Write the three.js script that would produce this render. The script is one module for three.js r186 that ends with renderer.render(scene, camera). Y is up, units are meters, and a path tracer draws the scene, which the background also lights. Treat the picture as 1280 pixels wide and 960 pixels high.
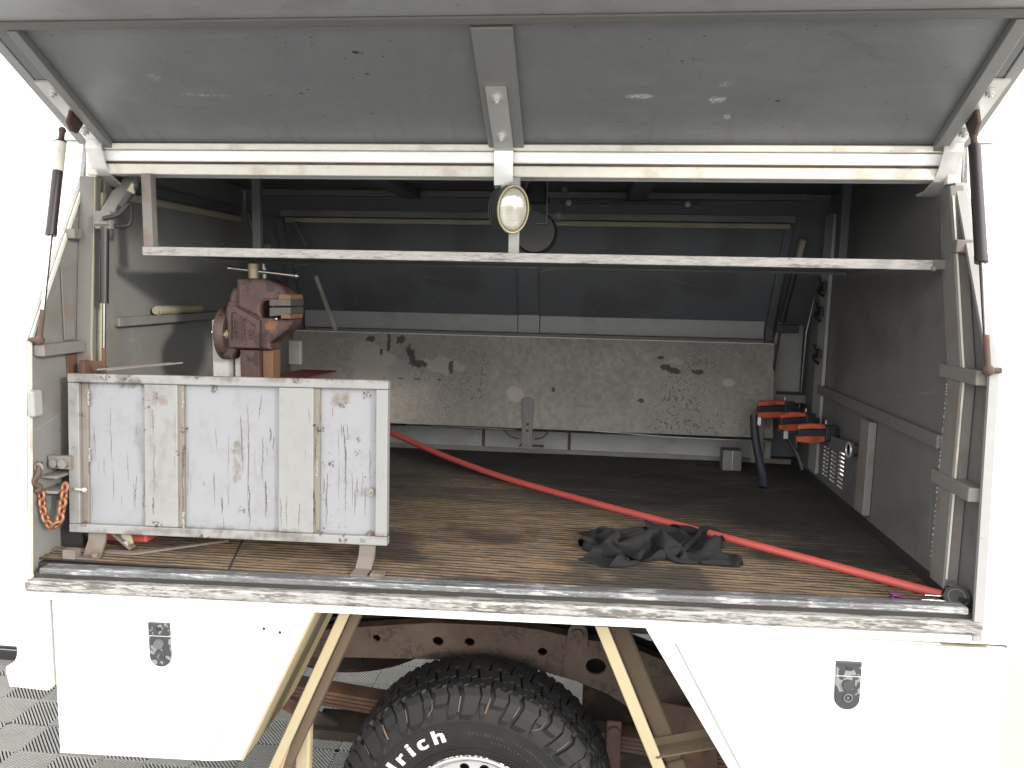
import * as THREE from 'three';
import { RoundedBoxGeometry } from 'three/addons/geometries/RoundedBoxGeometry.js';
import { mergeGeometries, mergeVertices, toCreasedNormals } from 'three/addons/utils/BufferGeometryUtils.js';
import { FontLoader } from 'three/addons/loaders/FontLoader.js';
import { TextGeometry } from 'three/addons/geometries/TextGeometry.js';

// ---------------------------------------------------------------- camera, sky, sun, exposure
const scene = new THREE.Scene();
const camera = new THREE.PerspectiveCamera(53.13, 4 / 3, 0.05, 60);
camera.position.set(0, 1.97, 2.0);
camera.up.set(-0.03411, 0.9919, -0.12238);
camera.lookAt(-0.09834, 1.97 - 0.12519, 2.0 - 0.98725);
camera.updateMatrixWorld();

const SUN = new THREE.Vector3(0.76, 0.26, 0.60).normalize();
{ // pale overcast daylight that comes in through a wide opening: brighter on the sun's side
  const w = 128, h = 64, d = new Float32Array(w * h * 4);
  for (let j = 0; j < h; j++) for (let i = 0; i < w; i++) {
    const el = ((j + 0.5) / h - 0.5) * Math.PI, az = ((i + 0.5) / w - 0.5) * 2 * Math.PI;
    const v = new THREE.Vector3(Math.cos(el) * Math.cos(az), Math.sin(el), Math.cos(el) * Math.sin(az));
    const c = Math.max(0, v.dot(SUN)), up = Math.max(0, Math.sin(el));
    let L = el > 0 ? 2.1 + 0.9 * up + 1.3 * c * c : 0.75;
    const k = (j * w + i) * 4; d[k] = L; d[k + 1] = L * 0.99; d[k + 2] = L * 0.965; d[k + 3] = 1;
  }
  const t = new THREE.DataTexture(d, w, h, THREE.RGBAFormat, THREE.FloatType);
  t.mapping = THREE.EquirectangularReflectionMapping; t.magFilter = THREE.LinearFilter; t.minFilter = THREE.LinearFilter; t.needsUpdate = true;
  scene.background = t; scene.environment = t;
}
const sun = new THREE.DirectionalLight(0xfff4e4, 2.0);
sun.position.copy(SUN).multiplyScalar(8).add(new THREE.Vector3(-0.3, 1.2, -0.4));
sun.target.position.set(-0.3, 1.2, -0.4);
sun.castShadow = true; sun.shadow.radius = 9; sun.shadow.mapSize.set(2048, 2048);
Object.assign(sun.shadow.camera, { left: -4, right: 4, top: 4, bottom: -4, near: 0.5, far: 20 });
scene.add(sun, sun.target);

const renderer = new THREE.WebGLRenderer({ antialias: true });
renderer.toneMapping = THREE.LinearToneMapping;
renderer.toneMappingExposure = 1.45;
renderer.shadowMap.enabled = true;

// ---------------------------------------------------------------- noise and textures
let seed = 12345;
const rnd = () => ((seed = (seed * 1664525 + 1013904223) >>> 0) / 4294967296);
const R = (a, b) => a + (b - a) * rnd();
const clamp = (x, a = 0, b = 1) => Math.min(b, Math.max(a, x));
const sst = (a, b, x) => { x = clamp((x - a) / (b - a)); return x * x * (3 - 2 * x); };
const lerp = (a, b, t) => a + (b - a) * t;
const mix = (a, b, t) => [lerp(a[0], b[0], t), lerp(a[1], b[1], t), lerp(a[2], b[2], t)];
function hash(x, y, s) { let h = Math.imul(x, 374761393) ^ Math.imul(y, 668265263) ^ Math.imul(s, 2246822519); h = Math.imul(h ^ (h >>> 13), 1274126177); h = Math.imul(h ^ (h >>> 16), 2246822519); return ((h ^ (h >>> 15)) >>> 0) / 4294967296; }
function vn(x, y, s = 0, p = 0) { // value noise, periodic with p if given
  const xi = Math.floor(x), yi = Math.floor(y), fx = x - xi, fy = y - yi, u = fx * fx * (3 - 2 * fx), v = fy * fy * (3 - 2 * fy);
  const q = p ? (n) => ((n % p) + p) % p : (n) => n;
  const a = hash(q(xi), q(yi), s), b = hash(q(xi + 1), q(yi), s), c = hash(q(xi), q(yi + 1), s), d = hash(q(xi + 1), q(yi + 1), s);
  return a + (b - a) * u + (c - a) * v + (a - b - c + d) * u * v;
}
function fbm(x, y, o = 4, s = 0, p = 0) { let a = 0.5, r = 0, t = 0; for (let i = 0; i < o; i++) { r += a * vn(x, y, s + i * 17, p); t += a; a *= 0.5; x *= 2; y *= 2; p *= 2; } return r / t; }
const toS = (x) => { x = clamp(x); return Math.round(255 * (x <= 0.0031308 ? 12.92 * x : 1.055 * Math.pow(x, 1 / 2.4) - 0.055)); };
const LUT = new Uint8Array(4097); for (let i = 0; i <= 4096; i++) LUT[i] = toS(i / 4096);
const s8 = (x) => LUT[Math.round(clamp(x) * 4096)];
function tex(w, h, f, { srgb = true, repeat = true, per = 1, perV = per, off = 0 } = {}) { // f(u, v) -> linear rgb; per: metres that one tile covers
  const d = new Uint8Array(w * h * 4);
  for (let j = 0; j < h; j++) for (let i = 0; i < w; i++) {
    const c = f((i + 0.5) / w, (j + 0.5) / h), k = (j * w + i) * 4;
    if (srgb) { d[k] = s8(c[0]); d[k + 1] = s8(c[1]); d[k + 2] = s8(c[2]); } else { const g = Array.isArray(c) ? c : [c, c, c]; d[k] = 255 * clamp(g[0]); d[k + 1] = 255 * clamp(g[1]); d[k + 2] = 255 * clamp(g[2]); }
    d[k + 3] = 255;
  }
  const t = new THREE.DataTexture(d, w, h, THREE.RGBAFormat);
  t.colorSpace = srgb ? THREE.SRGBColorSpace : THREE.NoColorSpace;
  t.magFilter = THREE.LinearFilter; t.minFilter = THREE.LinearMipmapLinearFilter; t.generateMipmaps = true; t.flipY = false;
  t.wrapS = t.wrapT = repeat ? THREE.RepeatWrapping : THREE.ClampToEdgeWrapping;
  t.repeat.set(1 / per, 1 / perV); t.offset.set(off, 0); t.needsUpdate = true;
  return t;
}
const std = (o) => new THREE.MeshStandardMaterial({ side: THREE.DoubleSide, ...o });
const rgb = (r, g, b) => new THREE.Color().setRGB(r, g === undefined ? r : g, b === undefined ? r : b);
// speckled paint, 1 m tile: base colour, specks of dirt, faint stains
function paintTex(base, { dirt = [0.1, 0.08, 0.06], stain = 0.25, specks = 0.5, rust = 0, s = 1, n = 512, per = 1, scratch = 0 } = {}) {
  const sc = []; for (let i = 0; i < scratch; i++) { const a = R(-0.5, 0.5) + (rnd() < 0.3 ? 1.5 : 0); sc.push([rnd(), rnd(), Math.cos(a), Math.sin(a), R(0.02, 0.12), R(0.0008, 0.0018), R(0.15, 0.6)]); }
  const sp = []; for (let i = 0; i < 90 * specks; i++) sp.push([rnd(), rnd(), R(0.001, 0.005), R(0.4, 1)]);
  const grid = new Map(); sp.forEach((p) => { const k = Math.floor(p[0] * 32) + ',' + Math.floor(p[1] * 32); (grid.get(k) || grid.set(k, []).get(k)).push(p); });
  return tex(n, n, (u, v) => {
    const a = fbm(u * 6, v * 6, 5, s, 6), b = fbm(u * 40, v * 40, 3, s + 5, 40);
    let c = base.map((x) => x * (0.9 + 0.16 * a + 0.08 * (b - 0.5)));
    c = mix(c, dirt, stain * sst(0.52, 0.8, a));
    if (rust) c = mix(c, [0.16, 0.075, 0.035], rust * sst(0.55, 0.7, fbm(u * 9, v * 9, 5, s + 9, 9)));
    for (const q of sc) { const du = u - q[0], dv = v - q[1]; if (Math.abs(du) < 0.13 && Math.abs(dv) < 0.13) { const p = du * q[2] + dv * q[3], w = Math.abs(-du * q[3] + dv * q[2] + 0.004 * Math.sin(p * 40)); if (Math.abs(p) < q[4] && w < q[5]) c = c.map((x) => x + q[6] * (0.5 - x) * (1 - w / q[5]) * (1 - Math.abs(p) / q[4])); } }
    const gx = Math.floor(u * 32), gy = Math.floor(v * 32);
    for (const p of grid.get(gx + ',' + gy) || []) { const d = Math.hypot(u - p[0], (v - p[1]) * (1 + p[3])); if (d < p[2]) c = mix(c, dirt, 0.8 * p[3]); }
    return c;
  }, { per });
}
const noiseBump = tex(512, 512, (u, v) => fbm(u * 24, v * 24, 5, 77, 24), { srgb: false, per: 0.5 });
const castBump = tex(256, 256, (u, v) => fbm(u * 40, v * 40, 4, 33, 40), { srgb: false, per: 0.15 });

const M = {};
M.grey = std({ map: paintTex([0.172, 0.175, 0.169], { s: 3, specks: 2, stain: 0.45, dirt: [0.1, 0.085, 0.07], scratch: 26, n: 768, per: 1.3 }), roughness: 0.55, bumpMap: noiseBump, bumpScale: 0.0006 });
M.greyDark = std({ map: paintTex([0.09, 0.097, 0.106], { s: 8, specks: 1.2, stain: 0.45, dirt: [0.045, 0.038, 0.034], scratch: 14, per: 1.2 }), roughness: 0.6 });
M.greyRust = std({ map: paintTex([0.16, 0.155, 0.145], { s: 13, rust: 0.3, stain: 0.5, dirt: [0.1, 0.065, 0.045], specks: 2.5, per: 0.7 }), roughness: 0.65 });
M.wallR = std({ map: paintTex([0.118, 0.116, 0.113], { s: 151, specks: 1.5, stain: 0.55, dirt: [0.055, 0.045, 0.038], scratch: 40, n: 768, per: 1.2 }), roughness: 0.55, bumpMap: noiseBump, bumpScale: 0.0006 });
M.muddy = std({ map: paintTex([0.085, 0.06, 0.038], { s: 155, stain: 0.6, dirt: [0.07, 0.045, 0.03], specks: 2, per: 0.6 }), roughness: 0.85 });
M.footRust = std({ map: paintTex([0.13, 0.108, 0.094], { s: 159, stain: 0.6, dirt: [0.08, 0.05, 0.035], specks: 3, per: 0.3 }), roughness: 0.7 });
M.greyLight = std({ map: paintTex([0.26, 0.262, 0.258], { s: 17, rust: 0.0, stain: 0.3, specks: 2 }), roughness: 0.5 });
M.white = std({ map: paintTex([0.82, 0.82, 0.8], { s: 21, stain: 0.02, specks: 0 }), roughness: 0.35 });
M.whiteDirty = std({ map: paintTex([0.62, 0.59, 0.52], { s: 25, stain: 0.55, dirt: [0.26, 0.19, 0.12], specks: 2.5, per: 0.6 }), roughness: 0.5 });
M.cream = std({ map: paintTex([0.34, 0.285, 0.18], { s: 29, stain: 0.5, dirt: [0.2, 0.14, 0.08], specks: 1 }), roughness: 0.6 });
M.seal = std({ map: paintTex([0.3, 0.285, 0.205], { s: 31, stain: 0.5, dirt: [0.12, 0.09, 0.06] }), roughness: 0.75 });
M.black = std({ color: rgb(0.018), roughness: 0.6 });
M.rubber = std({ color: rgb(0.022), roughness: 0.85, bumpMap: castBump, bumpScale: 0.0008 });
M.galv = std({ map: paintTex([0.62, 0.62, 0.6], { s: 35, stain: 0.4, dirt: [0.25, 0.2, 0.14] }), metalness: 0.6, roughness: 0.32, bumpMap: noiseBump, bumpScale: 0.0004 });
M.steel = std({ color: rgb(0.36, 0.34, 0.32), metalness: 0.95, roughness: 0.28 });
M.chrome = std({ color: rgb(0.75), metalness: 1, roughness: 0.12 });
M.rod = std({ color: rgb(0.3, 0.29, 0.28), metalness: 1, roughness: 0.22 });
M.rust = std({ map: paintTex([0.07, 0.043, 0.032], { s: 41, rust: 0.4, stain: 0.5, dirt: [0.03, 0.02, 0.018], specks: 2 }), roughness: 0.8, bumpMap: castBump, bumpScale: 0.001 });
M.rail = std({ map: tex(768, 768, (u, v) => { // surface rust with black flaking paint
  const a = fbm(u * 8, v * 8, 5, 51, 8), b = fbm(u * 60, v * 60, 4, 55, 60);
  let c = mix([0.05, 0.034, 0.026], [0.095, 0.066, 0.048], a);
  c = mix(c, [0.016, 0.014, 0.014], 0.6 * sst(0.5, 0.56, b) * sst(0.45, 0.62, fbm(u * 7, v * 7, 4, 58, 7)));
  return c.map((x) => x * (0.85 + 0.3 * b));
}, { per: 0.8 }), roughness: 0.85, bumpMap: castBump, bumpScale: 0.001 });
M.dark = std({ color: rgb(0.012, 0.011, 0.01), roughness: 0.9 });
M.brownDark = std({ map: paintTex([0.035, 0.024, 0.017], { s: 61, rust: 0.4, stain: 0.4, dirt: [0.01, 0.008, 0.008] }), roughness: 0.9 });
const wornTex = (hi, lo, chipC, chipA, chipB, sd) => tex(2048, 256, (u, v) => { // chipped pale paint over scraped metal, streaked along the length
  const a = fbm(u * 70, v * 13, 5, sd), b = fbm(u * 30, v * 9, 5, sd + 3), e = fbm(u * 260, v * 46, 4, sd + 9);
  let c = mix(hi, lo, sst(0.3, 0.7, 0.5 * a + 0.5 * e));
  c = mix(c, chipC, 0.85 * sst(chipA, chipB, 0.45 * b + 0.3 * a + 0.25 * e));
  return c.map((q) => q * (0.9 + 0.2 * vn(u * 400, v * 60, sd + 20)));
}, { per: 3.4, perV: 0.09, off: 0.55 });
M.worn = std({ map: wornTex([0.32, 0.312, 0.3], [0.18, 0.175, 0.166], [0.075, 0.068, 0.06], 0.5, 0.6, 71), roughness: 0.6, metalness: 0, bumpMap: noiseBump, bumpScale: 0.0008 });
M.shelfRail = std({ map: wornTex([0.28, 0.27, 0.26], [0.2, 0.19, 0.182], [0.1, 0.088, 0.078], 0.56, 0.68, 171), roughness: 0.5, metalness: 0.05 });
M.railGrey = std({ map: wornTex([0.15, 0.155, 0.16], [0.085, 0.085, 0.085], [0.4, 0.4, 0.4], 0.54, 0.62, 81), roughness: 0.45, metalness: 0.25 });
M.red = std({ map: paintTex([0.46, 0.082, 0.07], { s: 91, stain: 0.25, dirt: [0.2, 0.03, 0.025], specks: 0.3 }), roughness: 0.5 });
M.orange = std({ map: paintTex([0.4, 0.075, 0.035], { s: 95, stain: 0.85, dirt: [0.1, 0.025, 0.015], specks: 1, per: 0.3 }), roughness: 0.55 });
M.navy = std({ color: rgb(0.011, 0.014, 0.024), roughness: 0.6 });
M.copper = std({ map: paintTex([0.24, 0.11, 0.06], { s: 97, stain: 0.5, dirt: [0.12, 0.05, 0.03], per: 0.2 }), metalness: 0.6, roughness: 0.45 });
M.cloth = std({ color: rgb(0.008, 0.008, 0.009), roughness: 0.95, bumpMap: castBump, bumpScale: 0.0008 });
M.castIron = std({ map: tex(512, 512, (u, v) => {
  const a = fbm(u * 6, v * 6, 5, 101, 6), b = fbm(u * 50, v * 50, 3, 104, 50);
  let c = mix([0.04, 0.023, 0.022], [0.085, 0.048, 0.042], a);
  c = mix(c, [0.17, 0.075, 0.03], 0.8 * sst(0.53, 0.72, fbm(u * 5, v * 5, 4, 108, 5)));
  c = mix(c, [0.018, 0.013, 0.012], 0.7 * sst(0.55, 0.7, fbm(u * 9, v * 9, 4, 118, 9)));
  return c.map((x) => x * (0.8 + 0.4 * b));
}, { per: 0.35 }), roughness: 0.6, metalness: 0.25, bumpMap: castBump, bumpScale: 0.0014 });
M.orangeRust = std({ map: paintTex([0.12, 0.062, 0.032], { s: 111, stain: 0.6, dirt: [0.1, 0.05, 0.03], specks: 2, per: 0.3 }), roughness: 0.75, bumpMap: castBump, bumpScale: 0.001 });
M.brass = std({ color: rgb(0.3, 0.26, 0.17), metalness: 0.6, roughness: 0.5 });
M.jaw = std({ map: paintTex([0.075, 0.072, 0.066], { s: 141, rust: 0.3, stain: 0.5, per: 0.15 }), metalness: 0.5, roughness: 0.55 });

// ---------------------------------------------------------------- geometry helpers
const V = (x, y, z) => new THREE.Vector3(x, y, z);
function prep(g) { // plain non-indexed geometry with position, normal and box-mapped uv in metres
  const keep = g.userData.uv;
  if (g.index) g = g.toNonIndexed();
  for (const k of Object.keys(g.attributes)) if (!['position', 'normal', 'uv'].includes(k)) g.deleteAttribute(k);
  if (!g.attributes.normal) g.computeVertexNormals();
  if (!keep) {
    const p = g.attributes.position, uv = new Float32Array(p.count * 2), a = V(0, 0, 0), b = V(0, 0, 0), c = V(0, 0, 0), n = V(0, 0, 0);
    for (let i = 0; i < p.count; i += 3) {
      a.fromBufferAttribute(p, i); b.fromBufferAttribute(p, i + 1); c.fromBufferAttribute(p, i + 2);
      n.copy(b).sub(a).cross(c.clone().sub(a)); const ax = Math.abs(n.x), ay = Math.abs(n.y), az = Math.abs(n.z);
      [a, b, c].forEach((q, k) => { const [u, v] = ax >= ay && ax >= az ? [q.z, q.y] : ay >= az ? [q.x, q.z] : [q.x, q.y]; uv[(i + k) * 2] = u; uv[(i + k) * 2 + 1] = v; });
    }
    g.setAttribute('uv', new THREE.BufferAttribute(uv, 2));
  }
  g.groups = []; g.morphAttributes = {};
  return g;
}
const merge = (a) => { const l = a.flat(Infinity).map(prep); return l.length === 1 ? l[0] : mergeGeometries(l); };
function box(x0, x1, y0, y1, z0, z1, r = 0.002) { // rounded box from its extents
  const w = Math.abs(x1 - x0), h = Math.abs(y1 - y0), d = Math.abs(z1 - z0); r = Math.min(r, w / 2.5, h / 2.5, d / 2.5);
  const g = r > 0 ? new RoundedBoxGeometry(w, h, d, 1, r) : new THREE.BoxGeometry(w, h, d);
  g.translate((x0 + x1) / 2, (y0 + y1) / 2, (z0 + z1) / 2); return g;
}
function frameAt(g, p, dir, up = V(0, 1, 0)) { // local z runs along dir
  const z = dir.clone().normalize(), x = up.clone().cross(z).normalize(), y = z.clone().cross(x);
  g.applyMatrix4(new THREE.Matrix4().makeBasis(x, y, z).setPosition(p)); return g;
}
function bar(p, q, w, h, up = V(0, 1, 0), r = 0.002) { // rectangular bar from p to q; h along up
  const d = q.clone().sub(p), L = d.length(), g = new RoundedBoxGeometry(w, h, L, 1, Math.min(r, w / 2.5, h / 2.5)); g.translate(0, 0, L / 2);
  return frameAt(g, p, d, up);
}
function cyl(p, q, r, r2 = r, n = 20) {
  const d = q.clone().sub(p), L = d.length(), g = new THREE.CylinderGeometry(r2, r, L, n); g.rotateX(Math.PI / 2); g.translate(0, 0, L / 2);
  return frameAt(g, p, d, Math.abs(d.clone().normalize().y) > 0.95 ? V(1, 0, 0) : V(0, 1, 0));
}
const ball = (p, r, n = 16) => { const g = new THREE.SphereGeometry(r, n, n / 2 + 2); g.translate(p.x, p.y, p.z); return g; };
const tube = (pts, r, n = 10, seg = 0) => new THREE.TubeGeometry(new THREE.CatmullRomCurve3(pts), seg || pts.length * 8, r, n, false);
function shapeOf(pts, holes = []) { const s = new THREE.Shape(pts.map((p) => new THREE.Vector2(p[0], p[1]))); for (const h of holes) s.holes.push(h.isPath ? h : new THREE.Path(h.map((p) => new THREE.Vector2(p[0], p[1])))); return s; }
function hole(x, y, rx, ry = rx) { const p = new THREE.Path(); p.absellipse(x, y, rx, ry, 0, Math.PI * 2); p.isPath = true; return p; }
function exZ(pts, z0, z1, holes = [], bev = 0, cs = 14) { // outline in (x, y), thickness along z
  const g = new THREE.ExtrudeGeometry(pts instanceof THREE.Shape ? pts : shapeOf(pts, holes), { depth: z1 - z0 - 2 * bev, bevelEnabled: bev > 0, bevelSize: bev, bevelOffset: -bev, bevelThickness: bev, bevelSegments: 2, curveSegments: cs });
  g.translate(0, 0, z0 + bev); return g;
}
function exX(pts, x0, x1, holes = [], bev = 0) { // outline in (z, y), thickness along x
  const g = new THREE.ExtrudeGeometry(shapeOf(pts.map((p) => [-p[0], p[1]]), holes.map((h) => h.map((p) => [-p[0], p[1]]))), { depth: x1 - x0 - 2 * bev, bevelEnabled: bev > 0, bevelSize: bev, bevelOffset: -bev, bevelThickness: bev, bevelSegments: 1, curveSegments: 8 });
  g.translate(0, 0, bev); g.rotateY(Math.PI / 2); g.translate(x0, 0, 0); return g;
}
function strapZY(pts, x0, x1, t, dx = 0) { // flat strap: a path in (z, y), thickness t, width along x, drifting dx from first to last point
  const n = pts.length, pos = [], idx = [];
  const nrm = pts.map((p, i) => { const a = pts[Math.max(0, i - 1)], b = pts[Math.min(n - 1, i + 1)]; const d = [b[0] - a[0], b[1] - a[1]], l = Math.hypot(...d); return [-d[1] / l, d[0] / l]; });
  pts.forEach((p, i) => { const s = dx * i / (n - 1); for (const [x, k] of [[x0, -0.5], [x1, -0.5], [x1, 0.5], [x0, 0.5]]) pos.push(x + s, p[1] + nrm[i][1] * t * k, p[0] + nrm[i][0] * t * k); });
  for (let i = 0; i < n - 1; i++) for (let k = 0; k < 4; k++) { const a = i * 4 + k, b = i * 4 + (k + 1) % 4; idx.push(a, b, a + 4, b, b + 4, a + 4); }
  idx.push(0, 2, 1, 0, 3, 2); const e = (n - 1) * 4; idx.push(e, e + 1, e + 2, e, e + 2, e + 3);
  const g = new THREE.BufferGeometry(); g.setAttribute('position', new THREE.Float32BufferAttribute(pos, 3)); g.setIndex(idx);
  const f = g.toNonIndexed(); f.computeVertexNormals(); return toCreasedNormals(f, 0.5);
}
const hex = (p, dir, r, h) => { const g = new THREE.CylinderGeometry(r, r, h, 6); g.rotateX(Math.PI / 2); g.translate(0, 0, h / 2); const w = new THREE.CylinderGeometry(r * 1.5, r * 1.5, h * 0.25, 16); w.rotateX(Math.PI / 2); w.translate(0, 0, h * 0.12); const s = new THREE.CylinderGeometry(r * 0.5, r * 0.5, h * 1.6, 10); s.rotateX(Math.PI / 2); s.translate(0, 0, h * 0.8); return merge([g, w, s].map((k) => frameAt(k, p, dir, Math.abs(dir.y) > 0.9 ? V(0, 0, 1) : V(0, 1, 0)))); };
const tilt = (g) => { g.translate(0.19, -1.1, 0); g.rotateZ(0.018); g.translate(-0.19, 1.1, 0); return g; };
const spin = (g, c, ax, a) => { g.translate(-c.x, -c.y, -c.z); g.applyMatrix4(new THREE.Matrix4().makeRotationAxis(ax, a)); g.translate(c.x, c.y, c.z); return g; };

// ---------------------------------------------------------------- naming helpers
const used = new Map(), ORI = new Map();
function numbered(n) { const k = used.get(n) || 0; used.set(n, k + 1); return k ? n + '_' + String(k).padStart(3, '0') : n; }
function thing(name, label, category, p, group) { // an empty group at the thing's base; its parts become children
  const o = new THREE.Group(); o.name = numbered(name); o.position.set(...p); o.userData = { label, category }; if (group) o.userData.group = group;
  ORI.set(o, V(...p)); scene.add(o); return o;
}
function part(parent, name, geos, m, label) { // geometry is given in world metres
  const g = merge([geos]), o = ORI.get(parent) || V(0, 0, 0); g.translate(-o.x, -o.y, -o.z);
  const k = new THREE.Mesh(g, m); k.name = name; k.castShadow = k.receiveShadow = true; if (label) k.userData.label = label;
  ORI.set(k, o); parent.add(k); return k;
}
function struct(name, geos, m) { const k = new THREE.Mesh(merge([geos]), m); k.name = name; k.castShadow = k.receiveShadow = true; k.userData.kind = 'structure'; ORI.set(k, V(0, 0, 0)); scene.add(k); return k; }
const parts = (parent, name, geos, m, label) => geos.map((g) => part(parent, name, g, m, label)); // separate pieces of one kind

// ---------------------------------------------------------------- setting: ribbed tile floor and white walls
const GY = -0.125; // ground height
{
  const base = struct('floor', box(-7, 7, GY - 0.12, GY - 0.012, -2.6, 7, 0), std({ color: rgb(0.3), roughness: 0.8 }));
  // one 0.4 m click tile: four square fields of slanting ribs, turned a quarter from field to field
  const T = 0.4, mk = () => {
    const g = [], F = T / 2, step = 0.0129, D = F / Math.SQRT2;
    for (const [qx, qz] of [[-1, -1], [1, -1], [1, 1], [-1, 1]]) for (let d = -D + step * 0.6; d < D; d += step) {
      const L = 2 * (D - Math.abs(d)) - 0.006; if (L < 0.012) continue;
      const b = new THREE.BoxGeometry(L, 0.011, 0.0066); b.translate(0, -0.0055, d); b.rotateY(qx * qz * Math.PI / 4); b.translate(qx * F / 2, 0, qz * F / 2); g.push(b);
    }
    for (const s of [-1, 1]) { const a = new THREE.BoxGeometry(T - 0.002, 0.0105, 0.003); a.translate(0, -0.0055, s * (T / 2 - 0.0028)); g.push(a); const c = new THREE.BoxGeometry(0.003, 0.0105, T - 0.012); c.translate(s * (T / 2 - 0.0028), -0.0055, 0); g.push(c); }
    return merge(g);
  };
  const geo = mk(); part(base, 'underlay', box(-4.9, 2.1, GY - 0.0119, GY - 0.0105, -2.59, 1.0, 0), std({ color: rgb(0.012), roughness: 0.9 }));
  const tm = [0.2, 0.17].map((c, k) => std({ map: paintTex([c, c, c * 0.96], { s: 201 + k, stain: 0.3, specks: 1, per: 0.7 }), roughness: 0.55 }));
  let n = 0;
  for (let i = -14; i <= 6; i++) for (let j = -6; j <= 2; j++) {
    const x = i * T + 0.13, z = j * T + 0.05;
    if (z > -0.1 && (x > -1.4 || z > 0.7)) continue;
    if (x < -4.6 || z < -2.5 || x > 1.9) continue;
    const t = new THREE.Mesh(geo, tm[(i + j) & 1]); t.name = 'floor_tile'; t.position.set(x, GY, z); t.receiveShadow = t.castShadow = true; base.add(t); n++;
  }
  const wm = std({ map: paintTex([0.84, 0.84, 0.82], { s: 211, stain: 0, specks: 0 }), roughness: 0.7 });
  const wall = struct('wall', box(-7, 7, GY - 0.012, 3.6, -2.75, -2.6, 0), wm);
  part(wall, 'skirting', box(-7, 7, GY - 0.01, GY + 0.1, -2.598, -2.58, 0.003), M.black);
  const w2 = struct('side_wall_block', [box(-5.2, -2.62, GY - 0.012, 3.6, -1.95, -1.72, 0.004)], wm);
  part(w2, 'skirting', [box(-5.2, -2.6, GY - 0.01, GY + 0.05, -1.72, -1.703, 0.003), box(-5.2, -2.6, GY + 0.058, GY + 0.075, -1.72, -1.708, 0.003)], M.black);
}

// ---------------------------------------------------------------- the truck: canopy body
const truck = thing('utility_truck', 'white utility truck with its side hatch raised over a worn grey storage bay', 'truck', [-0.29, GY, -0.92]);
const XL = -1.607, XR = 1.032, YF = 1.14, ZB = -1.85;
const frontP = [[0, 1.09], [-0.05, 1.78], [-0.34, 2.29], [-0.365, 2.40]];
const profile = [...frontP, [-1.485, 2.40], [-1.51, 2.29], [-1.80, 1.78], [ZB, 1.09]];
const band = (pts, t) => [...pts, ...pts.slice().reverse().map(([z, y]) => [z - t, y - (y > 2.35 ? t : 0)])];
const ventHole = [[-0.95, 1.19], [-1.4, 1.19], [-1.4, 1.42], [-0.95, 1.42]];
{
  // white skin: end walls, flanges that frame the opening, roof
  const skin = part(truck, 'body_panel', [exX(profile, 1.105, 1.125, [ventHole]), exX(band(frontP, 0.03), XR + 0.002, 1.1055)], M.white, 'white body side to the right of the opening');
  part(truck, 'body_panel', [exX(profile, -1.735, -1.715), exX(band(frontP, 0.03), -1.7155, XL - 0.002)], M.white, 'white body side to the left of the opening');
  parts(skin, 'corner_filler', [exX([[-0.345, 2.288], [-0.36, 2.40], [-0.39, 2.40], [-0.39, 2.288]], 0.995, XR + 0.002, [], 0.003), exX([[-0.345, 2.288], [-0.36, 2.40], [-0.39, 2.40], [-0.39, 2.288]], XL - 0.002, -1.57, [], 0.003)], M.white);
  part(truck, 'roof_panel', box(-1.735, 1.125, 2.402, 2.425, -1.5, -0.35, 0.004), M.white);
  part(skin, 'edge_trim', [exX(band(frontP.slice(0, 3), 0.012).map(([z, y]) => [z + 0.006, y]), XR - 0.022, XR + 0.001)], M.greyLight);
  part(skin, 'edge_trim', [exX(band(frontP.slice(0, 3), 0.012).map(([z, y]) => [z - 0.002, y]), XL - 0.001, XL + 0.006)], M.whiteDirty);
  part(truck, 'flap_panel', exZ((() => { const s = new THREE.Shape(); s.moveTo(-1.554, 1.066); s.lineTo(-1.554, 0.768); s.absarc(-1.574, 0.768, 0.02, 0, -Math.PI / 2, true); s.lineTo(-1.69, 0.752); s.lineTo(-1.70, 0.80); s.absarc(-1.717, 0.868, 0.058, -1.25, 0.45, false); s.lineTo(-1.735, 0.935); s.lineTo(-2.0, 0.80); s.lineTo(-2.0, 1.11); s.lineTo(-1.612, 1.11); s.lineTo(-1.612, 1.066); s.closePath(); return s; })(), -0.03, -0.004, [], 0.003), M.white);
  part(truck, 'sill_panel', [tilt(box(-1.73, 1.12, 1.058, 1.088, -0.06, 0.0, 0.004))], M.white);
  part(truck, 'corner_panel', [box(1.105, 1.122, 1.02, 1.13, -0.5, -0.01, 0.004)], M.white);
}
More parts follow.
